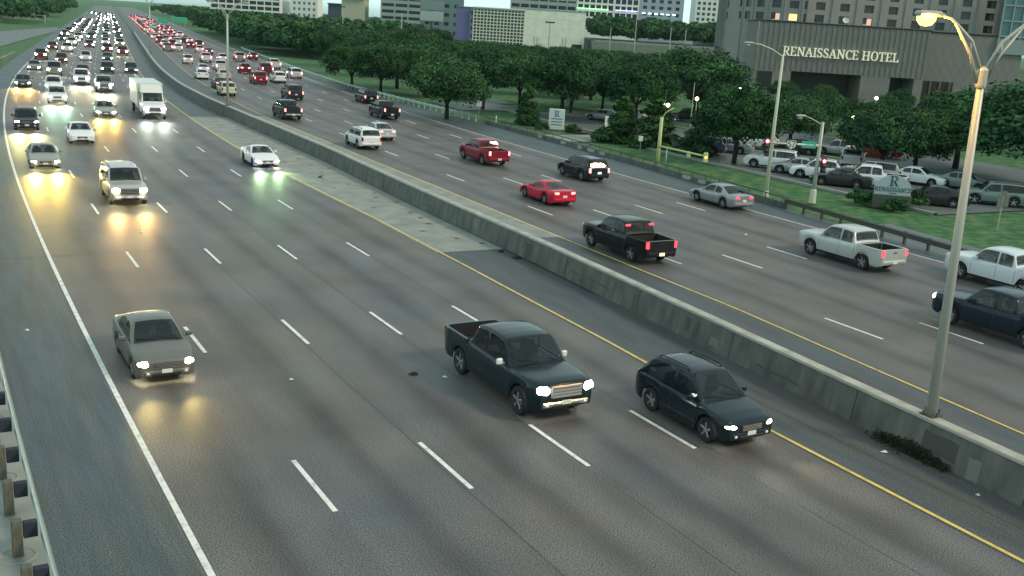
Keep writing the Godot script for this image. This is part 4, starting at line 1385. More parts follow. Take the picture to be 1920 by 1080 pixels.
func far_buildings() -> void:
	var cream := mat(Color(.62, .68, .56), .85)
	var white := mat(Color(.70, .76, .70), .8)
	var grey_w := mat(Color(.30, .37, .35), .85)
	var teal_w := mat(Color(.14, .21, .21), .8)
	var dk := mat(Color(.008, .014, .016), .35)
	var dkb := mat(Color(.015, .03, .045), .2)
	var purple := mat(Color(.13, .13, .30), .7)
	building("office_building", "cream building with a dense grid of dark windows beside a purple wall", -22.5, -1.9, 16.4, -430, 18, 13, 15, cream, dk, 0.0, .26, .30)
	var pb := thing("purple_building", "windowless purple blue building left of the cream window grid", "building", Vector3(-26.2, 0, -431))
	var st := mb(); box(st, Vector3(-.6, 8.1, -8), Vector3(6.0, 16.2, 16)); obj("wall", st, purple, pb)
	st = mb(); box(st, Vector3(2.9, 8.0, -.2), Vector3(1.3, 16.0, .6)); obj("stair_tower", st, mat(Color(.22, .27, .36), .7), pb)
	for k in 5:
		st = mb(); box(st, Vector3(2.9, 2.2 + k * 3.0, .14), Vector3(.6, 1.5, .1)); obj("window", st, dk, pb)
	st = mb(); cbox(st, Vector3(-.2, 16.4, -8), Vector3(7.0, .4, 16.4), .06); obj("roof", st, teal_w, pb)
	var wb := thing("white_building", "big blank creamy white building right of the dense window grid", "building", Vector3(10.6, 0, -430))
	st = mb(); box(st, Vector3(0, 8.5, -10), Vector3(24.6, 17.0, 20)); obj("wall", st, world_tex(mat(Color.WHITE, .85), tex_noise(.015, [[0.0, Color(.66, .72, .58)], [1.0, Color(.80, .85, .72)]], 256), 14.0), wb)
	st = mb(); cbox(st, Vector3(0, 17.2, -10), Vector3(25.0, .4, 20.4), .06); obj("roof", st, grey_w, wb)
	for k in 4:
		st = mb(); box(st, Vector3(-8.0 + k * 1.3 + (9.0 if k > 1 else 0.0), 5.0, .05), Vector3(.3, 3.0, .12)); obj("vent", st, grey_w, wb)
	st = mb(); box(st, Vector3(9.5, 2.2, .06), Vector3(4.0, 4.4, .14)); obj("loading_door", st, dk, wb)
	for k in 4:
		st = mb(); box(st, Vector3(0, 3.4 + k * 3.4, .012), Vector3(24.5, .05, .03)); obj("panel_joint", st, grey_w, wb)
	building("parking_garage", "white open parking garage behind the far median lamp pole", -186.5, -146.0, 21, -620, 40, 7, 9, white, dk, 0.0, .12, .34, "opening")
	building("white_building", "white building with small windows right of the white parking garage", -140, -125.5, 20, -625, 18, 6, 5, white, teal_w, 0.0, .5, .55)
	building("dark_building", "low dark blue building between open sky and beige block", -114, -103, 15.5, -600, 14, 0, 0, mat(Color(.05, .07, .10), .7), dk)
	building("beige_building", "plain beige block left of a narrow strip of sky", -99.3, -87.3, 18.6, -560, 16, 0, 0, mat(Color(.40, .42, .31), .85), dk)
	building("parking_garage", "grey green parking garage with long dark decks left of the billboard", -78.2, -57.0, 21.5, -560, 30, 6, 3, grey_w, dk, 2.0, .10, .52, "opening")
	building("teal_building", "dull teal office building behind the billboard", -49.3, -31.5, 23, -490, 16, 5, 4, teal_w, dkb, 3.0, .5, .6)
	building("parking_garage", "grey parking structure behind the roof of the blank white building", -10, 24.3, 26.0, -560, 30, 5, 7, grey_w, dk, 8.0, .14, .5, "opening")
	var gb := building("apartment_building", "white framed building with green light strip above the trees", 25.0, 44.0, 31, -560, 18, 5, 6, white, dkb, 13.0, .22, .3)
	st = mb(); box(st, Vector3(-1.5, 21.1, 1.0), Vector3(16.5, .35, .3)); obj("neon_light", st, glow(Color(.35, 1.0, .38), 2.2), gb)
	gb = building("apartment_building", "white framed building with violet blue light strip right of green strip", 44.6, 57.0, 31, -561, 18, 5, 4, white, dkb, 13.0, .22, .3)
	st = mb(); box(st, Vector3(0, 21.2, 1.0), Vector3(11.6, .35, .3)); obj("neon_light", st, glow(Color(.5, .5, 1.0), 2.2), gb)
	gb = building("apartment_building", "grey blue building with lit white ground floor signs, left of hotel", 58.5, 80.0, 32, -563, 18, 6, 5, mat(Color(.30, .38, .43), .8), dkb, 12.0, .5, .5)
	for k in 6:
		st = mb(); box(st, Vector3(-9.0 + k * 3.2, 20.6, 1.0), Vector3(1.7, .5, .3)); obj("sign_light", st, glow(Color(.8, .95, 1.0), 2.0), gb)
	building("apartment_building", "pale speckled building glimpsed just left of the hotel corner", 81.0, 96.0, 30, -520, 18, 8, 6, white, mat(Color(.05, .09, .09), .4), 10.0, .4, .45)
	building("white_building", "small pale building with a canopy at the far top left", -309, -294, 13, -590, 16, 2, 5, mat(Color(.42, .42, .33), .8), dk, 4.0, .3, .4)
	gb = building("canopy_building", "far white flat canopy with pink lit fascia at top left", -290, -277, 11.5, -590, 12, 0, 0, white, dk)
	st = mb(); box(st, Vector3(0, 9.4, .6), Vector3(12.6, .8, .3)); obj("sign_light", st, glow(Color(1.0, .7, .9), 1.5), gb)

# ------------------------------------------------------------------ vegetation
func crown_mesh(sd: int, rx: float, ry: float, cy: float, lobes: int, per: int, size: float, cone := false) -> ArrayMesh:
	var r := RandomNumberGenerator.new()
	r.seed = sd
	var vs := PackedVector3Array()
	var ns := PackedVector3Array()
	var cs := PackedColorArray()
	for l in lobes:
		var a := r.randf() * TAU
		var h := r.randf()
		var c := Vector3()
		var lr := 0.0
		if cone:
			h = pow(h, 1.3)
			var rr := rx * (1.0 - h * .85) * r.randf_range(.35, .8)
			c = Vector3(cos(a) * rr, cy - ry + h * ry * 2.0, sin(a) * rr)
			lr = rx * r.randf_range(.26, .42) * (1.15 - h * .6)
		else:
			var el := asin(clampf(r.randf_range(-.62, 1.0), -1, 1))
			var q := r.randf_range(.5, .82)
			c = Vector3(cos(a) * cos(el) * rx * q, cy + sin(el) * ry * q, sin(a) * cos(el) * rx * q)
			lr = rx * r.randf_range(.22, .36)
		var tone := r.randf_range(.62, 1.45)
		var base := Color(.019, .072, .034).lerp(Color(.048, .115, .034), r.randf())
		for k in per:
			var d := Vector3(r.randfn(), r.randfn() * .8 + .25, r.randfn()).normalized()
			var p := c + d * lr * Vector3(1, .72, 1) * pow(r.randf(), .28) * r.randf_range(.85, 1.15)
			var nn := (d + Vector3(r.randfn(), r.randfn(), r.randfn()) * .55 + Vector3(0, .35, 0)).normalized()
			var t1 := nn.cross(Vector3(r.randfn(), r.randfn(), r.randfn())).normalized()
			var t2 := nn.cross(t1)
			var s := size * r.randf_range(.6, 1.3)
			var ln := s * r.randf_range(.45, .8)
			var q4 := [p - t1 * s * .5, p + t2 * ln * .5, p + t1 * s * .5, p - t2 * ln * .5]
			var col := base * tone * r.randf_range(.75, 1.3)
			col.a = 1.0
			for w in [0, 1, 2, 0, 2, 3]:
				vs.append(q4[w]); ns.append(nn); cs.append(col)
	var ar := []
	ar.resize(Mesh.ARRAY_MAX)
	ar[Mesh.ARRAY_VERTEX] = vs; ar[Mesh.ARRAY_NORMAL] = ns; ar[Mesh.ARRAY_COLOR] = cs
	var m := ArrayMesh.new()
	m.add_surface_from_arrays(Mesh.PRIMITIVE_TRIANGLES, ar)
	return m

func trunk_mesh(sd: int, h: float, rx: float) -> ArrayMesh:
	var r := RandomNumberGenerator.new()
	r.seed = sd
	var st := mb(0)
	var fork := h * r.randf_range(.24, .32)
	tube(st, [Vector3(0, -.2, 0), Vector3(.04, fork * .5, .03), Vector3(.08, fork, 0)], .27, .2, 8)
	for k in 6:
		var a := TAU * k / 6.0 + r.randf()
		var e := Vector3(cos(a) * rx * .62, h * r.randf_range(.58, .85), sin(a) * rx * .62)
		var b := Vector3(.08, fork * .96, 0)
		tube(st, [b, b.lerp(e, .35) + Vector3(0, .35, 0), b.lerp(e, .7) + Vector3(0, .25, 0), e], .15, .035, 6)
	return fin(st)

func trees() -> void:
	M.leaf = mat(Color.WHITE, .75)
	M.leaf.vertex_color_use_as_albedo = true
	M.leaf.metallic_specular = .3
	M.leaf.backlight_enabled = true; M.leaf.backlight = Color(.25, .35, .12)
	var leaf_tints := []
	for q in [Color(1, 1, 1), Color(.72, .86, .86), Color(1, .92, .7), Color(.62, .74, .62)]:
		var lm: StandardMaterial3D = M.leaf.duplicate()
		lm.albedo_color = (q as Color).linear_to_srgb()
		leaf_tints.append(lm)
	var crowns := []
	var trunks := []
	for k in 5:
		crowns.append(crown_mesh(100 + k, 4.9, 3.5, 4.55, 62, 260, .33))
		trunks.append(trunk_mesh(200 + k, 8.0, 4.6))
	var cone := crown_mesh(130, 1.9, 2.2, 2.3, 40, 130, .34, true)
	var cone_trunk := trunk_mesh(230, 3.2, 1.0)
	var bush := crown_mesh(140, 1.3, .6, .55, 16, 90, .26)
	# label, x, z, height, spread, kind (0-4 oak, 5 cone shaped)
	var list := [
		["live oak with forked dark trunk just behind the bright guardrail, nearest oak", -8.8, -119.5, 7.3, 1.15, 0],
		["live oak with a single dark trunk at the left end of the belt", -21.3, -154.0, 7.4, 1.1, 1],
		["live oak leaning over the grass beside the left end tree", -26.5, -160.0, 7.0, 1.1, 2],
		["broad live oak behind the tall narrow white sign", -14.5, -152.0, 7.6, 1.15, 3],
		["dense upright dark tree left of the white pylon sign", .6, -119.0, 4.1, 1.0, 5],
		["oak with slender dark trunk behind the white pylon sign", 6.4, -140.0, 7.0, .95, 4],
		["oak in the lot right of the slender trunked oak behind pylon sign", 11.0, -146.0, 7.0, .95, 1],
		["dark bushy tree right of the pylon sign drive entrance", 10.4, -107.0, 4.3, 1.35, 5],
		["wider dark bushy tree behind the small white roadside sign", 13.4, -104.0, 4.4, 1.6, 5],
		["dark bushy tree beside the yellow green signal pole", 16.6, -99.0, 3.6, 1.3, 5],
		["tall loose oak standing before the left corner of the hotel tower", 22.6, -137.0, 10.0, 1.15, 2],
		["oak with dark trunk between yellow green signal and tall single arm pole", 19.6, -94.5, 7.2, 1.05, 3],
		["oak whose crown shows below the letters, right of the tall single arm pole", 29.0, -112.0, 5.8, 1.2, 0],
		["oak behind the arched monument sign with bare dark trunk", 32.4, -92.5, 6.4, 1.2, 4],
		["oak right of the arched sign with thin trunk before white sedan", 35.8, -93.5, 6.3, 1.2, 1],
		["massive dark oak behind the tall lamp pole at right", 45.5, -90.0, 9.6, 1.4, 0],
		["massive dark oak at the right frame edge", 51.0, -84.0, 10.0, 1.4, 2],
		["dark oak between the two massive right hand oaks", 43.0, -102.0, 7.6, 1.3, 3],
		["small oak under the hotel letters, light green top", 40.0, -150.0, 5.0, 1.25, 4],
	]
	var protos := {}
	var rows := []
	for t in list: rows.append(t)
	var r := RandomNumberGenerator.new()
	r.seed = 77
	for q in [[-134.0, -4.0, 14.0, 7.6, "row just behind the pylon sign"], [-152.0, -2.0, 34.0, 7.2, "second row behind the pylon sign"], [-172.0, -18.0, 30.0, 7.4, "row ending at the hotel tower corner"], [-190.0, 40.0, 96.0, 4.4, "row hugging the lettered hotel wall"], [-196.0, -30.0, 24.0, 8.4, "belt row level with the hotel front"], [-222.0, -38.0, 26.0, 8.6, "belt row just past the hotel corner"], [-250.0, -46.0, 26.0, 8.8, "row with the thin light poles"], [-284.0, -56.0, 28.0, 8.8, "last row but one below city buildings"], [-322.0, -66.0, 36.0, 8.0, "last row below the city buildings"], [-118.0, 40.0, 76.0, 6.0, "dark row behind the parked cars"], [-138.0, 38.0, 84.0, 5.0, "back row behind the parked cars"]]:
		var x: float = q[1]
		var num := 0
		while x < q[2]:
			var p := Vector3(x + r.randf_range(-2.5, 2.5), 0, q[0] + r.randf_range(-6, 6))
			var lab: String = "%s from the left, %s" % [ORD[num], q[4]]
			num += 1
			if p.x > 24.0: lab = "dark oak " + lab
			elif q[0] < -240.0: lab = "oak " + lab
			else: lab = "live oak " + lab
			rows.append([lab, p.x, p.z, q[3] * r.randf_range(.85, 1.12), r.randf_range(.95, 1.25), r.randi() % 5])
			x += r.randf_range(7.5, 11.0)
	for t in rows:
		var kind: int = t[5]
		var base_h := 8.0 if kind < 5 else 4.3
		var group: String = "" if t in list else {"live": "oaks of the dense belt", "dark": "oaks in the hotel grounds", "oak ": "oaks of the farthest rows"}[(t[0] as String).substr(0, 4)]
		var o: Node3D
		if not protos.has(kind):
			o = thing("oak_tree" if kind < 5 else "evergreen_tree", t[0], "tree", Vector3.ZERO, 0.0, group)
			part("trunk", trunks[kind] if kind < 5 else cone_trunk, M.trunk, o)
			part("crown", crowns[kind] if kind < 5 else cone, M.leaf, o)
			protos[kind] = o
		else:
			o = protos[kind].duplicate()
			o.name = numbered("oak_tree" if kind < 5 else "evergreen_tree")
			add_child(o)
			o.remove_meta("group")
			tag(o, t[0], "tree", group)
		var k: float = t[3] / base_h
		(o.get_node("crown") as MeshInstance3D).set_surface_override_material(0, leaf_tints[r.randi() % 4])
		if t[1] > -22.0 and t[2] < -170.0: k = minf(k, (11.1 + .0185 * float(t[2]) + r.randf_range(-.5, .3)) / base_h)
		o.position = Vector3(t[1], -.1, t[2])
		o.rotation.y = r.randf() * TAU
		o.scale = Vector3(k * t[4], k, k * t[4])
	# hedges and low shrubs
	var bl := [["low shrub left of the arched monument sign", 25.0, -74.4, 1.0], ["low shrub right of the arched monument sign", 28.4, -74.6, 1.25], ["low hedge shrub in front of the arched monument sign", 26.6, -72.0, .8], ["low shrub at the foot of the white pylon sign, left", 2.2, -114.6, .7], ["low shrub at the foot of the white pylon sign, right", 5.6, -113.8, .8], ["rounded shrub beside the pylon sign drive", 8.6, -106.0, 1.3]]
	var bp: Node3D
	for t in bl:
		var o: Node3D
		if bp == null:
			o = thing("shrub", t[0], "shrub"); bp = o
			part("foliage", bush, M.leaf, o)
		else:
			o = bp.duplicate(); o.name = numbered("shrub"); add_child(o); tag(o, t[0], "shrub")
		o.position = Vector3(t[1], -.1, t[2]); o.scale = Vector3.ONE * t[3]; o.rotation.y = t[1]
	# weeds growing at the foot of the median barrier
	var wd := thing("weeds", "clump of dark weeds at the barrier foot near the tall lamp pole", "weeds", Vector3.ZERO)
	var st := mb()
	var rr := RandomNumberGenerator.new(); rr.seed = 5
	for k in 700:
		var s := -4.6 - rr.randf() * 2.6
		var o := o_bar(s) - .02 - absf(rr.randfn()) * .14
		var p := rp(s, o, 0)
		var hgt := rr.randf_range(.06, .34) * (1.0 - absf(s + 5.9) / 2.2)
		var e := p + Vector3(rr.randfn() * .1, hgt, rr.randfn() * .1)
		var sd := Vector3(rr.randfn(), .2, rr.randfn()).normalized() * .035
		tri(st, p - sd, e, p + sd)
		tri(st, e - sd * 1.5, e + Vector3(0, .05, 0), e + sd * 1.5)
	obj("leaves", st, mat(Color(.018, .030, .014), .9), wd)
	# far woods: one mass nobody could count
	var low := crown_mesh(150, 5.2, 3.2, 4.4, 22, 60, 1.15)
	var mm := MultiMesh.new()
	mm.transform_format = MultiMesh.TRANSFORM_3D
	mm.mesh = low
	var xf := []
	r.seed = 9
	for k in 420:
		var s := 250.0 + pow(r.randf(), 1.4) * 800.0
		var o := r.randf_range(44.0, 150.0 + s * .12)
		xf.append(rp(s, o))
	for k in 110:
		xf.append(rp(230.0 + r.randf() * 220.0, r.randf_range(41.0, 62.0)))
	for k in 240:
		var s := 330.0 + pow(r.randf(), 1.2) * 700.0
		xf.append(rp(s, -48.0 - r.randf() * 130.0))
	for k in 190:
		var s := 400.0 + pow(r.randf(), 1.2) * 520.0
		xf.append(rp(s, -20.0 - r.randf() * 70.0))
	for k in 210:
		xf.append(Vector3(r.randf_range(-70, 160), 0, r.randf_range(-345, -415)))
	for k in 110:
		xf.append(Vector3(r.randf_range(30, 110), 6.2, r.randf_range(-425, -520)))
	mm.instance_count = xf.size()
	for i in xf.size():
		var k := r.randf_range(.85, 1.35)
		var y := -.1
		if xf[i].y > 3.0: k = r.randf_range(1.1, 1.6)
		elif xf[i].x > -45: k = clampf((11.1 - .0175 * Vector2(xf[i].x, xf[i].z).length()) / 7.6, .28, .8) * r.randf_range(.85, 1.05)
		if xf[i].y < 3.0 and xf[i].z < -380 and xf[i].x > 20: k = .3
		mm.set_instance_transform(i, Transform3D(Basis(Vector3.UP, r.randf() * TAU).scaled(Vector3(k, k * .92, k)), Vector3(xf[i].x, y + xf[i].y, xf[i].z)))
	var mi := MultiMeshInstance3D.new()
	mi.name = "distant_woods"
	mi.multimesh = mm
	mi.material_override = M.leaf
	add_child(mi)
	tag(mi, "far mass of dark green trees below the city buildings", "woods")
	mi.set_meta("kind", "stuff")

# ------------------------------------------------------------------ street furniture
func luminaire(o: Node3D, at: Vector3, dir: Vector3, lens: Material) -> void:
	var b := Basis(dir, Vector3.UP, dir.cross(Vector3.UP))
	var st := mb()
	cbox(st, at + dir * .33 + Vector3.UP * .02, Vector3(.70, .15, .30), .06, b)
	cbox(st, at + dir * -.02, Vector3(.22, .10, .12), .03, b)
	var lm := obj("luminaire", st, M.lamp_case, o)
	st = mb(0)
	var big: float = 1.42 if lens.emission_enabled else 1.0
	lat(st, [[0.0, -.16 * big], [.10 * big, -.14 * big], [.16 * big, -.06 * big], [.17 * big, .02]], Basis.IDENTITY, at + dir * .38 - Vector3.UP * .07, 14)
	obj("lens", st, lens, lm)

func double_lamp(label: String, base: Vector3, y_top: float, side: Vector3, lit: bool) -> Node3D:
	var o := thing("street_lamp", label, "street lamp", base)
	var h := y_top - base.y
	var st := mb(0)
	tube(st, [Vector3.ZERO, Vector3(0, h * .5, 0), Vector3(0, h, 0)], .155, .095, 14)
	obj("pole", st, M.pole, o)
	st = mb(); cbox(st, Vector3(0, .02, 0), Vector3(.46, .05, .46), .012, Basis(Vector3.UP, .54)); obj("base_plate", st, M.rust, o)
	for k in 4:
		st = mb(); var a := PI / 4 + k * PI / 2 + .54
		lat(st, [[.025, .0], [.025, .12], [0, .125]], Basis.IDENTITY, Vector3(cos(a) * .26, .04, sin(a) * .26), 8); obj("anchor_bolt", st, M.rust, o)
	st = mb(); lat(st, [[.13, -.5], [.14, -.45], [.14, -.05], [.12, 0], [.03, .06]], Basis.IDENTITY, Vector3(0, h, 0), 14); obj("pole_cap", st, M.pole, o)
	for sg in [-1.0, 1.0]:
		var d: Vector3 = side * sg
		st = mb(0)
		tube(st, [Vector3(0, h - .42, 0) + d * .08, d * .45 + Vector3(0, h + .35, 0), d * 1.0 + Vector3(0, h + 1.10, 0)], .05, .04, 8)
		tube(st, [Vector3(0, h - .06, 0) + d * .06, d * .45 + Vector3(0, h + .68, 0), d * .90 + Vector3(0, h + 1.04, 0), d * 1.12 + Vector3(0, h + 1.2, 0), d * 1.4 + Vector3(0, h + 1.27, 0)], .05, .04, 8)
		tube(st, [d * .42 + Vector3(0, h + .31, 0), d * .46 + Vector3(0, h + .66, 0)], .028, .028, 6)
		obj("arm", st, M.pole, o)
		luminaire(o, d * 1.46 + Vector3(0, h + 1.29, 0), d, glow(Color(1.0, .58, .09), 5.0) if lit and sg < 0 else M.head_off)
	return o

func single_lamp(label: String, base: Vector3, h: float, dir: Vector3, reach: float, m: Material) -> Node3D:
	var o := thing("street_lamp", label, "street lamp", base)
	var st := mb(0)
	tube(st, [Vector3.ZERO, Vector3(0, h * .5, 0), Vector3(0, h, 0)], .16, .085, 12)
	obj("pole", st, m, o)
	st = mb(); lat(st, [[.24, 0], [.24, .06], [.2, .5], [.16, .55]], Basis.IDENTITY, Vector3.ZERO, 12); obj("base_cover", st, m, o)
	st = mb(0)
	tube(st, [Vector3(0, h - .12, 0), dir * reach * .35 + Vector3(0, h + .32, 0), dir * reach * .75 + Vector3(0, h + .62, 0), dir * reach + Vector3(0, h + .66, 0)], .05, .035, 8)
	obj("arm", st, m, o)
	luminaire(o, dir * (reach + .05) + Vector3(0, h + .67, 0), dir, M.head_off)
	return o

func signal_head(o: Node3D, at: Vector3, which: int) -> void:
	var st := mb()
	cbox(st, at, Vector3(.36, 1.05, .22), .03)
	var hd := obj("signal_head", st, M.trim, o)
	var cols := [Color(1.0, .06, .08), Color(.25, .14, .01), Color(.01, .12, .05)]
	for k in 3:
		st = mb(0)
		lat(st, [[.125, 0], [.09, .04], [0, .055]], Basis(Vector3.RIGHT, PI / 2), at + Vector3(0, .33 - k * .33, .112), 14)
		obj("signal_light", st, glow(cols[k], 14.0) if k == which else mat(cols[k] * .3, .3), hd)

func text_on(o: Node3D, s: String, px: float, at: Vector3, m: Material, serif := false, stretch := 1.0) -> void:
	var tm := TextMesh.new()
	var f := SystemFont.new(); f.font_names = PackedStringArray(["Droid Serif" if serif else "Droid Sans"])
	tm.font = f; tm.text = s; tm.font_size = 32; tm.pixel_size = px / 32.0; tm.depth = .03
	part("lettering", tm, m, o, Transform3D(Basis.IDENTITY.scaled(Vector3(stretch, 1, 1)), at))

func street_furniture() -> void:
	var side := Vector3(.975, 0, -.22)
	var near := double_lamp("tall twin arm lamp pole on the median barrier, left lamp glowing orange", Vector3(12.11, 1.10, -27.54), 10.75, side, true)
	near.rotation.z = .022
	var lamp := OmniLight3D.new()
	lamp.name = "lamp_light"; lamp.light_color = Color(1.0, .68, .25); lamp.light_energy = 14.0; lamp.light_size = .1
	lamp.omni_range = 60.0; lamp.omni_attenuation = 2.0; lamp.shadow_enabled = true
	near.add_child(lamp, true)
	lamp.position = -side * 1.84 + Vector3(0, 9.65 + 1.29 - .14, 0)
	double_lamp("twin arm lamp pole standing on the far median barrier kink", rp(85.4, o_bar(85.4) + .35, 1.1), 10.2, side, false)
	double_lamp("third twin arm median lamp pole far away above the curve", rp(190.0, 11.6, 1.1), 10.4, side, false)
	single_lamp("tall pale single arm lamp pole behind the right guardrail", Vector3(17.9, 0, -73.9), 10.15, Vector3(-.90, 0, .436), 2.7, M.pole_pale)
	# signal with mast arm
	var p := Vector3(21.1, 0, -73.2)
	var d := Vector3(-.95, 0, .31)
	var o := thing("traffic_signal", "grey signal pole with street light arm, mast arm, route shield and green sign", "traffic signal", p)
	var st := mb(0)
	tube(st, [Vector3.ZERO, Vector3(0, 2.9, 0), Vector3(0, 5.75, 0)], .17, .11, 12); obj("pole", st, M.pole, o)
	st = mb(); lat(st, [[.27, 0], [.27, .08], [.22, .9], [.18, 1.0]], Basis.IDENTITY, Vector3.ZERO, 12); obj("base_cover", st, M.pole_pale, o)
	st = mb(0); tube(st, [Vector3(0, 5.55, 0), d * 1.0 + Vector3(0, 5.98, 0), d * 1.5 + Vector3(0, 6.12, 0)], .045, .035, 8); obj("lamp_arm", st, M.pole, o)
	luminaire(o, d * 1.5 + Vector3(0, 6.12, 0), d, M.head_off)
	st = mb(0); tube(st, [Vector3(0, 4.1, 0), d * 2.2 + Vector3(0, 4.16, 0), d * 4.6 + Vector3(0, 4.2, 0)], .09, .05, 10); obj("mast_arm", st, M.pole_pale, o)
	signal_head(o, d * 4.3 + Vector3(0, 4.0, .16), 0)
	signal_head(o, Vector3(.42, 2.72, .12), 0)
	st = mb(); cbox(st, d * .95 + Vector3(0, 4.15, .14), Vector3(1.0, .48, .03), .01); var gs := obj("street_sign", st, mat(Color(.05, .42, .30), .5), o)
	st = mb(); box(st, d * .95 + Vector3(0, 4.15, .158), Vector3(.72, .07, .01)); obj("lettering", st, M.white_line, gs)
	var pts := PackedVector2Array([Vector2(-.3, .26), Vector2(-.12, .30), Vector2(0, .26), Vector2(.12, .30), Vector2(.3, .26), Vector2(.34, .05), Vector2(.24, -.2), Vector2(0, -.34), Vector2(-.24, -.2), Vector2(-.34, .05)])
	st = mb()
	var c3 := d * 2.35 + Vector3(0, 4.15, .15)
	box(st, c3 - Vector3(0, 0, .01), Vector3(.78, .74, .02)); obj("shield_backing", st, mat(Color(.02, .02, .02), .6), o)
	st = mb()
	for i in 10:
		var a := pts[i]; var b := pts[(i + 1) % 10]
		poly(st, [c3 + Vector3(0, 0, .012), c3 + Vector3(a.x, a.y, .012), c3 + Vector3(b.x, b.y, .012)], Vector3.BACK)
	obj("route_shield", st, M.white_line, o)
	text_on(o, "57", .62, c3 + Vector3(0, .0, .02), mat(Color(.02, .02, .02), .6), false, .8)
	# yellow green short mast signal
	p = Vector3(11.8, 0, -88.3)
	o = thing("traffic_signal", "yellowish green pole with low mast arm beside the concrete parapet", "traffic signal", p)
	var yg := mat(Color(.50, .56, .25), .55)
	st = mb(0); tube(st, [Vector3.ZERO, Vector3(0, 4.2, 0)], .17, .14, 12); obj("pole", st, yg, o)
	st = mb(0); tube(st, [Vector3(0, 4.05, 0), Vector3(.3, 4.6, 0), Vector3(.95, 5.05, 0)], .05, .04, 8); obj("lamp_arm", st, yg, o)
	st = mb(0); tube(st, [Vector3(0, 1.75, 0), Vector3(1.6, 1.72, 2.6), Vector3(3.1, 1.7, 5.0)], .10, .07, 10); obj("mast_arm", st, yg, o)
	st = mb(); cbox(st, Vector3(2.05, 1.55, 3.3), Vector3(.3, .5, .3), .05); obj("bracket", st, yg, o)
	st = mb(); cbox(st, Vector3(3.15, 1.6, 5.1), Vector3(.36, .8, .3), .05); var sgn := obj("signal_head", st, yg, o)
	st = mb(0); lat(st, [[.12, 0], [0, .06]], Basis(Vector3.RIGHT, PI / 2), Vector3(3.15, 1.62, 5.26), 12); obj("signal_light", st, M.amber, sgn)
	st = mb(0); tube(st, [Vector3(.62, 0, .5), Vector3(.62, 1.7, .5)], .06, .05, 8); obj("side_post", st, M.pole, o)
	# pylon sign of the hotel
	o = thing("pylon_sign", "white rectangular pylon sign with a letter R in a flower bed", "sign", Vector3(3.75, -.1, -115.0), -.03)
	st = mb(); cbox(st, Vector3(0, 1.22, 0), Vector3(1.75, 2.3, .5), .04); obj("panel", st, mat(Color(.50, .60, .60), .6), o)
	st = mb(); cbox(st, Vector3(0, .06, 0), Vector3(2.1, .2, .8), .04); obj("plinth", st, M.concrete, o)
	var ink := mat(Color(.02, .06, .08), .6)
	text_on(o, "R", .9, Vector3(0, 1.85, .26), ink, true)
	for k in 3:
		st = mb(); box(st, Vector3(0, 1.3 - k * .32, .255), Vector3(1.2, .09, .02)); obj("text_line", st, ink, o)
	# arched monument sign
	o = thing("monument_sign", "arched white sign reading RENAISSANCE under a large R, above shrubs", "sign", Vector3(26.7, -.05, -73.2), -.12)
	st = mb()
	var ar := [Vector2(-1.25, 1.0), Vector2(1.25, 1.0)]
	for k in 13:
		var a := PI * k / 12.0
		ar.append(Vector2(cos(a) * 1.25, 1.45 + sin(a) * .95))
	var fr := []; var bk := []
	for q in ar: fr.append(Vector3(q.x, q.y, .14)); bk.append(Vector3(q.x, q.y, -.14))
	poly(st, fr, Vector3.BACK); poly(st, bk, Vector3.FORWARD)
	for i in ar.size():
		var j := (i + 1) % ar.size()
		poly(st, [fr[i], fr[j], bk[j], bk[i]], (fr[i] + fr[j]) * .5 - Vector3(0, 1.5, 0))
	obj("panel", st, mat(Color(.36, .45, .47), .6), o)
	st = mb(); cbox(st, Vector3(0, .5, 0), Vector3(2.7, 1.0, .5), .04); obj("base", st, mat(Color(.06, .08, .06), .8), o)
	text_on(o, "R", 1.0, Vector3(0, 1.98, .15), ink, true)
	text_on(o, "RENAISSANCE", .40, Vector3(0, 1.38, .15), ink, true, .92)
	st = mb(); box(st, Vector3(0, 1.12, .15), Vector3(.45, .05, .02)); obj("underline", st, ink, o)
	# roadside signs on posts: label, x, z, panel centre height, panel w, h
	for q in [["tall narrow white roadside sign in front of the oak belt", -12.4, -144.2, 2.15, .42, 1.5], ["square white sign on a post left of the forked oak", -5.3, -124.0, 1.75, .62, .75], ["tiny white sign low on the grass beneath the oaks", -14.6, -150.0, 1.5, .3, .5], ["small white sign on thin post in the grass before bushy trees", 11.6, -100.6, 1.15, .42, .5], ["white marker post at the end of the bright guardrail", -3.0, -117.4, .5, .14, 1.0], ["pair of small white gate signs on the drive beyond pylon", 9.6, -118.0, 1.0, .5, 1.4]]:
		o = thing("road_sign", q[0], "sign", Vector3(q[1], -.1, q[2]))
		st = mb(); tube(st, [Vector3.ZERO, Vector3(0, q[3] + q[5] * .4, -.03)], .035, .035, 6); obj("post", st, M.pole, o)
		st = mb(); cbox(st, Vector3(0, q[3], 0), Vector3(q[4], q[5], .03), .01); obj("panel", st, mat(Color(.72, .80, .74), .5), o)
	o = thing("road_sign", "back of a route sign assembly on a thin post, right edge grass", "sign", Vector3(31.6, -.1, -66.8), .5)
	st = mb(); tube(st, [Vector3.ZERO, Vector3(0, 2.5, 0)], .04, .04, 8); obj("post", st, M.pole, o)
	for q in [[-.32, 2.0, .5, .8], [.32, 2.0, .5, .8], [0.0, 2.5, .5, .3]]:
		st = mb(); cbox(st, Vector3(q[0], q[1], .05), Vector3(q[2], q[3], .02), .006); obj("sign_back", st, mat(Color(.10, .13, .12), .5), o)
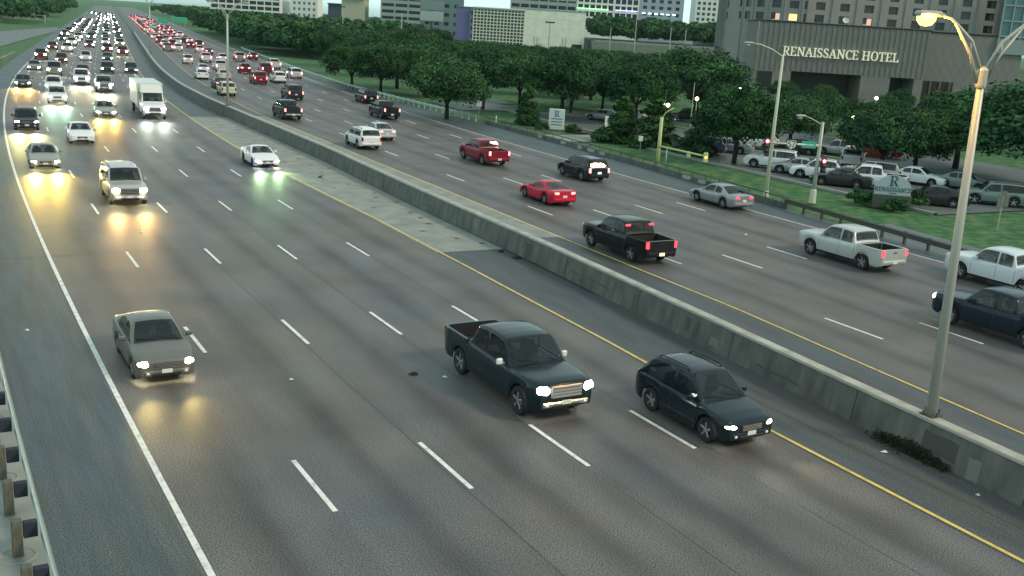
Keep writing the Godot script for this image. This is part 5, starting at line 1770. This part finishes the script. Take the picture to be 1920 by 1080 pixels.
	# lot lamps
	for q in [["lit lot lamp with white globe behind the bushy trees", 14.8, -107.0, 4.1, Color(1, .9, .75)], ["lit lot lamp glowing before the hotel corner trees", 24.6, -120.0, 5.6, Color(.95, 1, .6)], ["lit lot lamp in the dark trees below the lettered block, left", 41.0, -122.0, 5.4, Color(.95, 1, .8)], ["lit lot lamp in the dark trees near the white parked SUV", 33.6, -106.0, 4.1, Color(1, .8, .35)], ["lit lot lamp beyond the yellow green signal arm", 18.6, -112.5, 4.6, Color(.9, 1, .4)]]:
		o = thing("lot_lamp", q[0], "lamp", Vector3(q[1], -.1, q[2]))
		st = mb(); tube(st, [Vector3.ZERO, Vector3(0, q[3] - .2, 0)], .06, .045, 8); obj("pole", st, M.pole, o)
		st = mb(0); lat(st, [[0, -.2], [.16, -.12], [.2, 0], [.16, .12], [0, .2]], Basis.IDENTITY, Vector3(0, q[3], 0), 12); obj("globe", st, glow(q[4], 7.0), o)
		var l := OmniLight3D.new(); l.name = "globe_light"; l.light_color = q[4]; l.light_energy = 3.0; l.light_size = .15; l.omni_range = 20; l.omni_attenuation = 2.0; l.shadow_enabled = true
		o.add_child(l, true); l.position = Vector3(0, q[3], 0)
	# floodlit flag poles by the lot
	for q in [["left flag pole rising above a floodlit bush", 15.6, -128.0, 5.6], ["middle flag pole rising above a floodlit bush", 17.2, -127.0, 6.0], ["right flag pole standing apart near the hotel corner trees", 21.0, -130.0, 5.4]]:
		o = thing("flag_pole", q[0], "flag pole", Vector3(q[1], -.1, q[2]))
		st = mb(); tube(st, [Vector3.ZERO, Vector3(0, q[3], 0)], .06, .04, 8); obj("pole", st, M.pole_pale, o)
		st = mb(0); lat(st, [[0, -.08], [.08, 0], [0, .08]], Basis.IDENTITY, Vector3(0, q[3] + .06, 0), 10); obj("finial", st, M.pole_pale, o)
	o = thing("lit_sign", "glowing yellow green illuminated sign among the trees below the flag poles", "sign", Vector3(16.4, 0, -124.5))
	st = mb(); cbox(st, Vector3(0, 2.6, 0), Vector3(.9, .9, .3), .08); obj("sign_face", st, glow(Color(.85, 1.0, .35), 1.6), o)
	st = mb(); tube(st, [Vector3.ZERO, Vector3(0, 2.2, 0)], .06, .06, 8); obj("post", st, M.pole, o)
	# distant light poles
	for q in [["thin distant light pole with flat twin head before the blank white wall", 5.0, -250.0, 12.0, 2.2], ["distant thin pole right of the green light strip", 33.4, -330.0, 17.5, .0], ["distant short lamp post on the embankment, left", 26.0, -335.0, 12.0, 1.6], ["distant short lamp post on the embankment, right", 45.0, -335.0, 13.4, 2.0], ["thin distant pole before the purple wall", -30.0, -250.0, 12.0, .0], ["thin distant pole above the left end of the oak belt", -58.0, -330.0, 13.0, 1.5], ["distant lamp post at the left edge of hotel tower", 49.0, -330.0, 13.0, 2.0]]:
		o = thing("light_pole", q[0], "light pole", Vector3(q[1], -.1, q[2]))
		st = mb(); tube(st, [Vector3.ZERO, Vector3(0, q[3], 0)], .16, .12, 8); obj("pole", st, M.pole, o)
		if q[4] > 0:
			st = mb(); cbox(st, Vector3(0, q[3], 0), Vector3(q[4], .35, .5), .05); obj("lamp_head", st, M.rust, o)
	# billboard
	o = thing("billboard", "double deck grey billboard on a single column above the trees", "billboard", Vector3(-43.2, 0, -470))
	st = mb(); tube(st, [Vector3(0, 0, -.5), Vector3(0, 17, -.5)], .55, .5, 12); obj("column", st, M.concrete, o)
	st = mb(); cbox(st, Vector3(0, 12.0, .2), Vector3(10.2, 4.2, .5), .06); obj("panel", st, mat(Color(.34, .42, .40), .7), o)
	st = mb(); cbox(st, Vector3(0, 16.6, .2), Vector3(10.2, 4.0, .5), .06); obj("panel", st, mat(Color(.18, .26, .26), .7), o)
	st = mb(); cbox(st, Vector3(0, 9.5, .3), Vector3(9.0, .3, 1.0), .04); obj("catwalk", st, M.rust, o)
	# sign bridge on the far left, far overhead signs
	o = thing("sign_gantry", "pale truss sign bridge over the frontage road, far left", "sign gantry", Vector3(-191.5, 0, -400))
	st = mb()
	for y in [1.2, 3.0]: tube(st, [Vector3(-9, y, 0), Vector3(8, y, 0)], .14, .14, 6)
	for k in 9: tube(st, [Vector3(-9 + k * 2.1, 1.2 if k % 2 else 3.0, 0), Vector3(-6.9 + k * 2.1, 3.0 if k % 2 else 1.2, 0)], .10, .10, 6)
	obj("truss", st, M.cap, o)
	for x in [-9.0, 8.0]:
		st = mb(); box(st, Vector3(x, 1.6, 0), Vector3(.5, 3.4, .5)); obj("leg", st, M.cap, o)
	st = mb(); cbox(st, Vector3(-5.6, 4.2, .2), Vector3(6.4, 2.0, .15), .04); obj("sign_panel", st, mat(Color(.42, .52, .5), .6), o)
	st = mb(); cbox(st, Vector3(3.4, 4.3, .2), Vector3(1.4, 2.2, .15), .04); obj("sign_panel", st, mat(Color(.42, .52, .5), .6), o)
	for q in [["larger distant green overhead guide sign right of the red lights", -158.9, -480.0, 2.4, 7.6, 2.4], ["smaller distant green guide sign next to the red lights", -166.2, -480.0, 1.6, 4.2, 2.4], ["grey distant guide sign among the white headlights", -183.0, -440.0, 2.4, 5.2, 2.2]]:
		o = thing("guide_sign", q[0], "road sign", Vector3(q[1], 0, q[2]))
		st = mb(); cbox(st, Vector3(0, q[3] + 1.0, 0), Vector3(q[4], q[5], .15), .04); obj("panel", st, mat(Color(.06, .40, .24) if q[4] != 5.2 else Color(.35, .42, .40), .5), o)
		for x in [-.35, .35]:
			st = mb(); tube(st, [Vector3(q[4] * x, 0, -.15), Vector3(q[4] * x, q[3] + 1.8, -.15)], .12, .12, 6); obj("post", st, M.pole, o)

func small_things() -> void:
	# litter on the pavement: label, s, o, size
	var pale := mat(Color(.62, .66, .64), .6)
	for q in [["pale scrap lying on the left shoulder", 13.4, -10.2, .16], ["small pale scrap in the lane ahead of the beige sedan", 5.8, -3.4, .14], ["crumpled white scrap near the barrier foot by the weeds", -5.6, 10.2, .2], ["small white chip near the barrier, right of the crumpled scrap", -8.6, 10.25, .12], ["white scrap left of the black pickup wheel", 4.4, 1.2, .14], ["pale fragment in the second lane near the silver SUV", 28.6, -3.9, .16], ["white fragment on the lanes ahead of the silver pickup", 21.0, 28.6, .2], ["white fragment near the white crew cab pickup", 7.6, 29.6, .16], ["dark rubber scrap in the third lane ahead of the black pickup", 5.0, 0.4, .3], ["dark rubble piece at the barrier foot where the slabs end", 18.9, 12.1, .45], ["dark broken concrete chunk left of the rubble at barrier foot", 20.4, 12.0, .35], ["dark lump on the concrete shoulder slabs", 44.5, 10.4, .4]]:
		var st := mb()
		var r := RandomNumberGenerator.new()
		r.seed = int(absf(q[1]) * 100)
		var n := 7
		var ring := []
		for k in n:
			var a := TAU * k / n
			ring.append(rp(q[1], q[2], .012) + Vector3(cos(a) * q[3] * r.randf_range(.35, .8), r.randf_range(0, .02), sin(a) * q[3] * r.randf_range(.25, .6)))
		var top := rp(q[1], q[2], .05 + q[3] * .2)
		for k in n: poly(st, [ring[k], ring[(k + 1) % n], top], Vector3.UP)
		tag(obj("litter_scrap", st, M.rubber if (q[0] as String).begins_with("dark") else pale), q[0], "litter", "litter on the pavement")
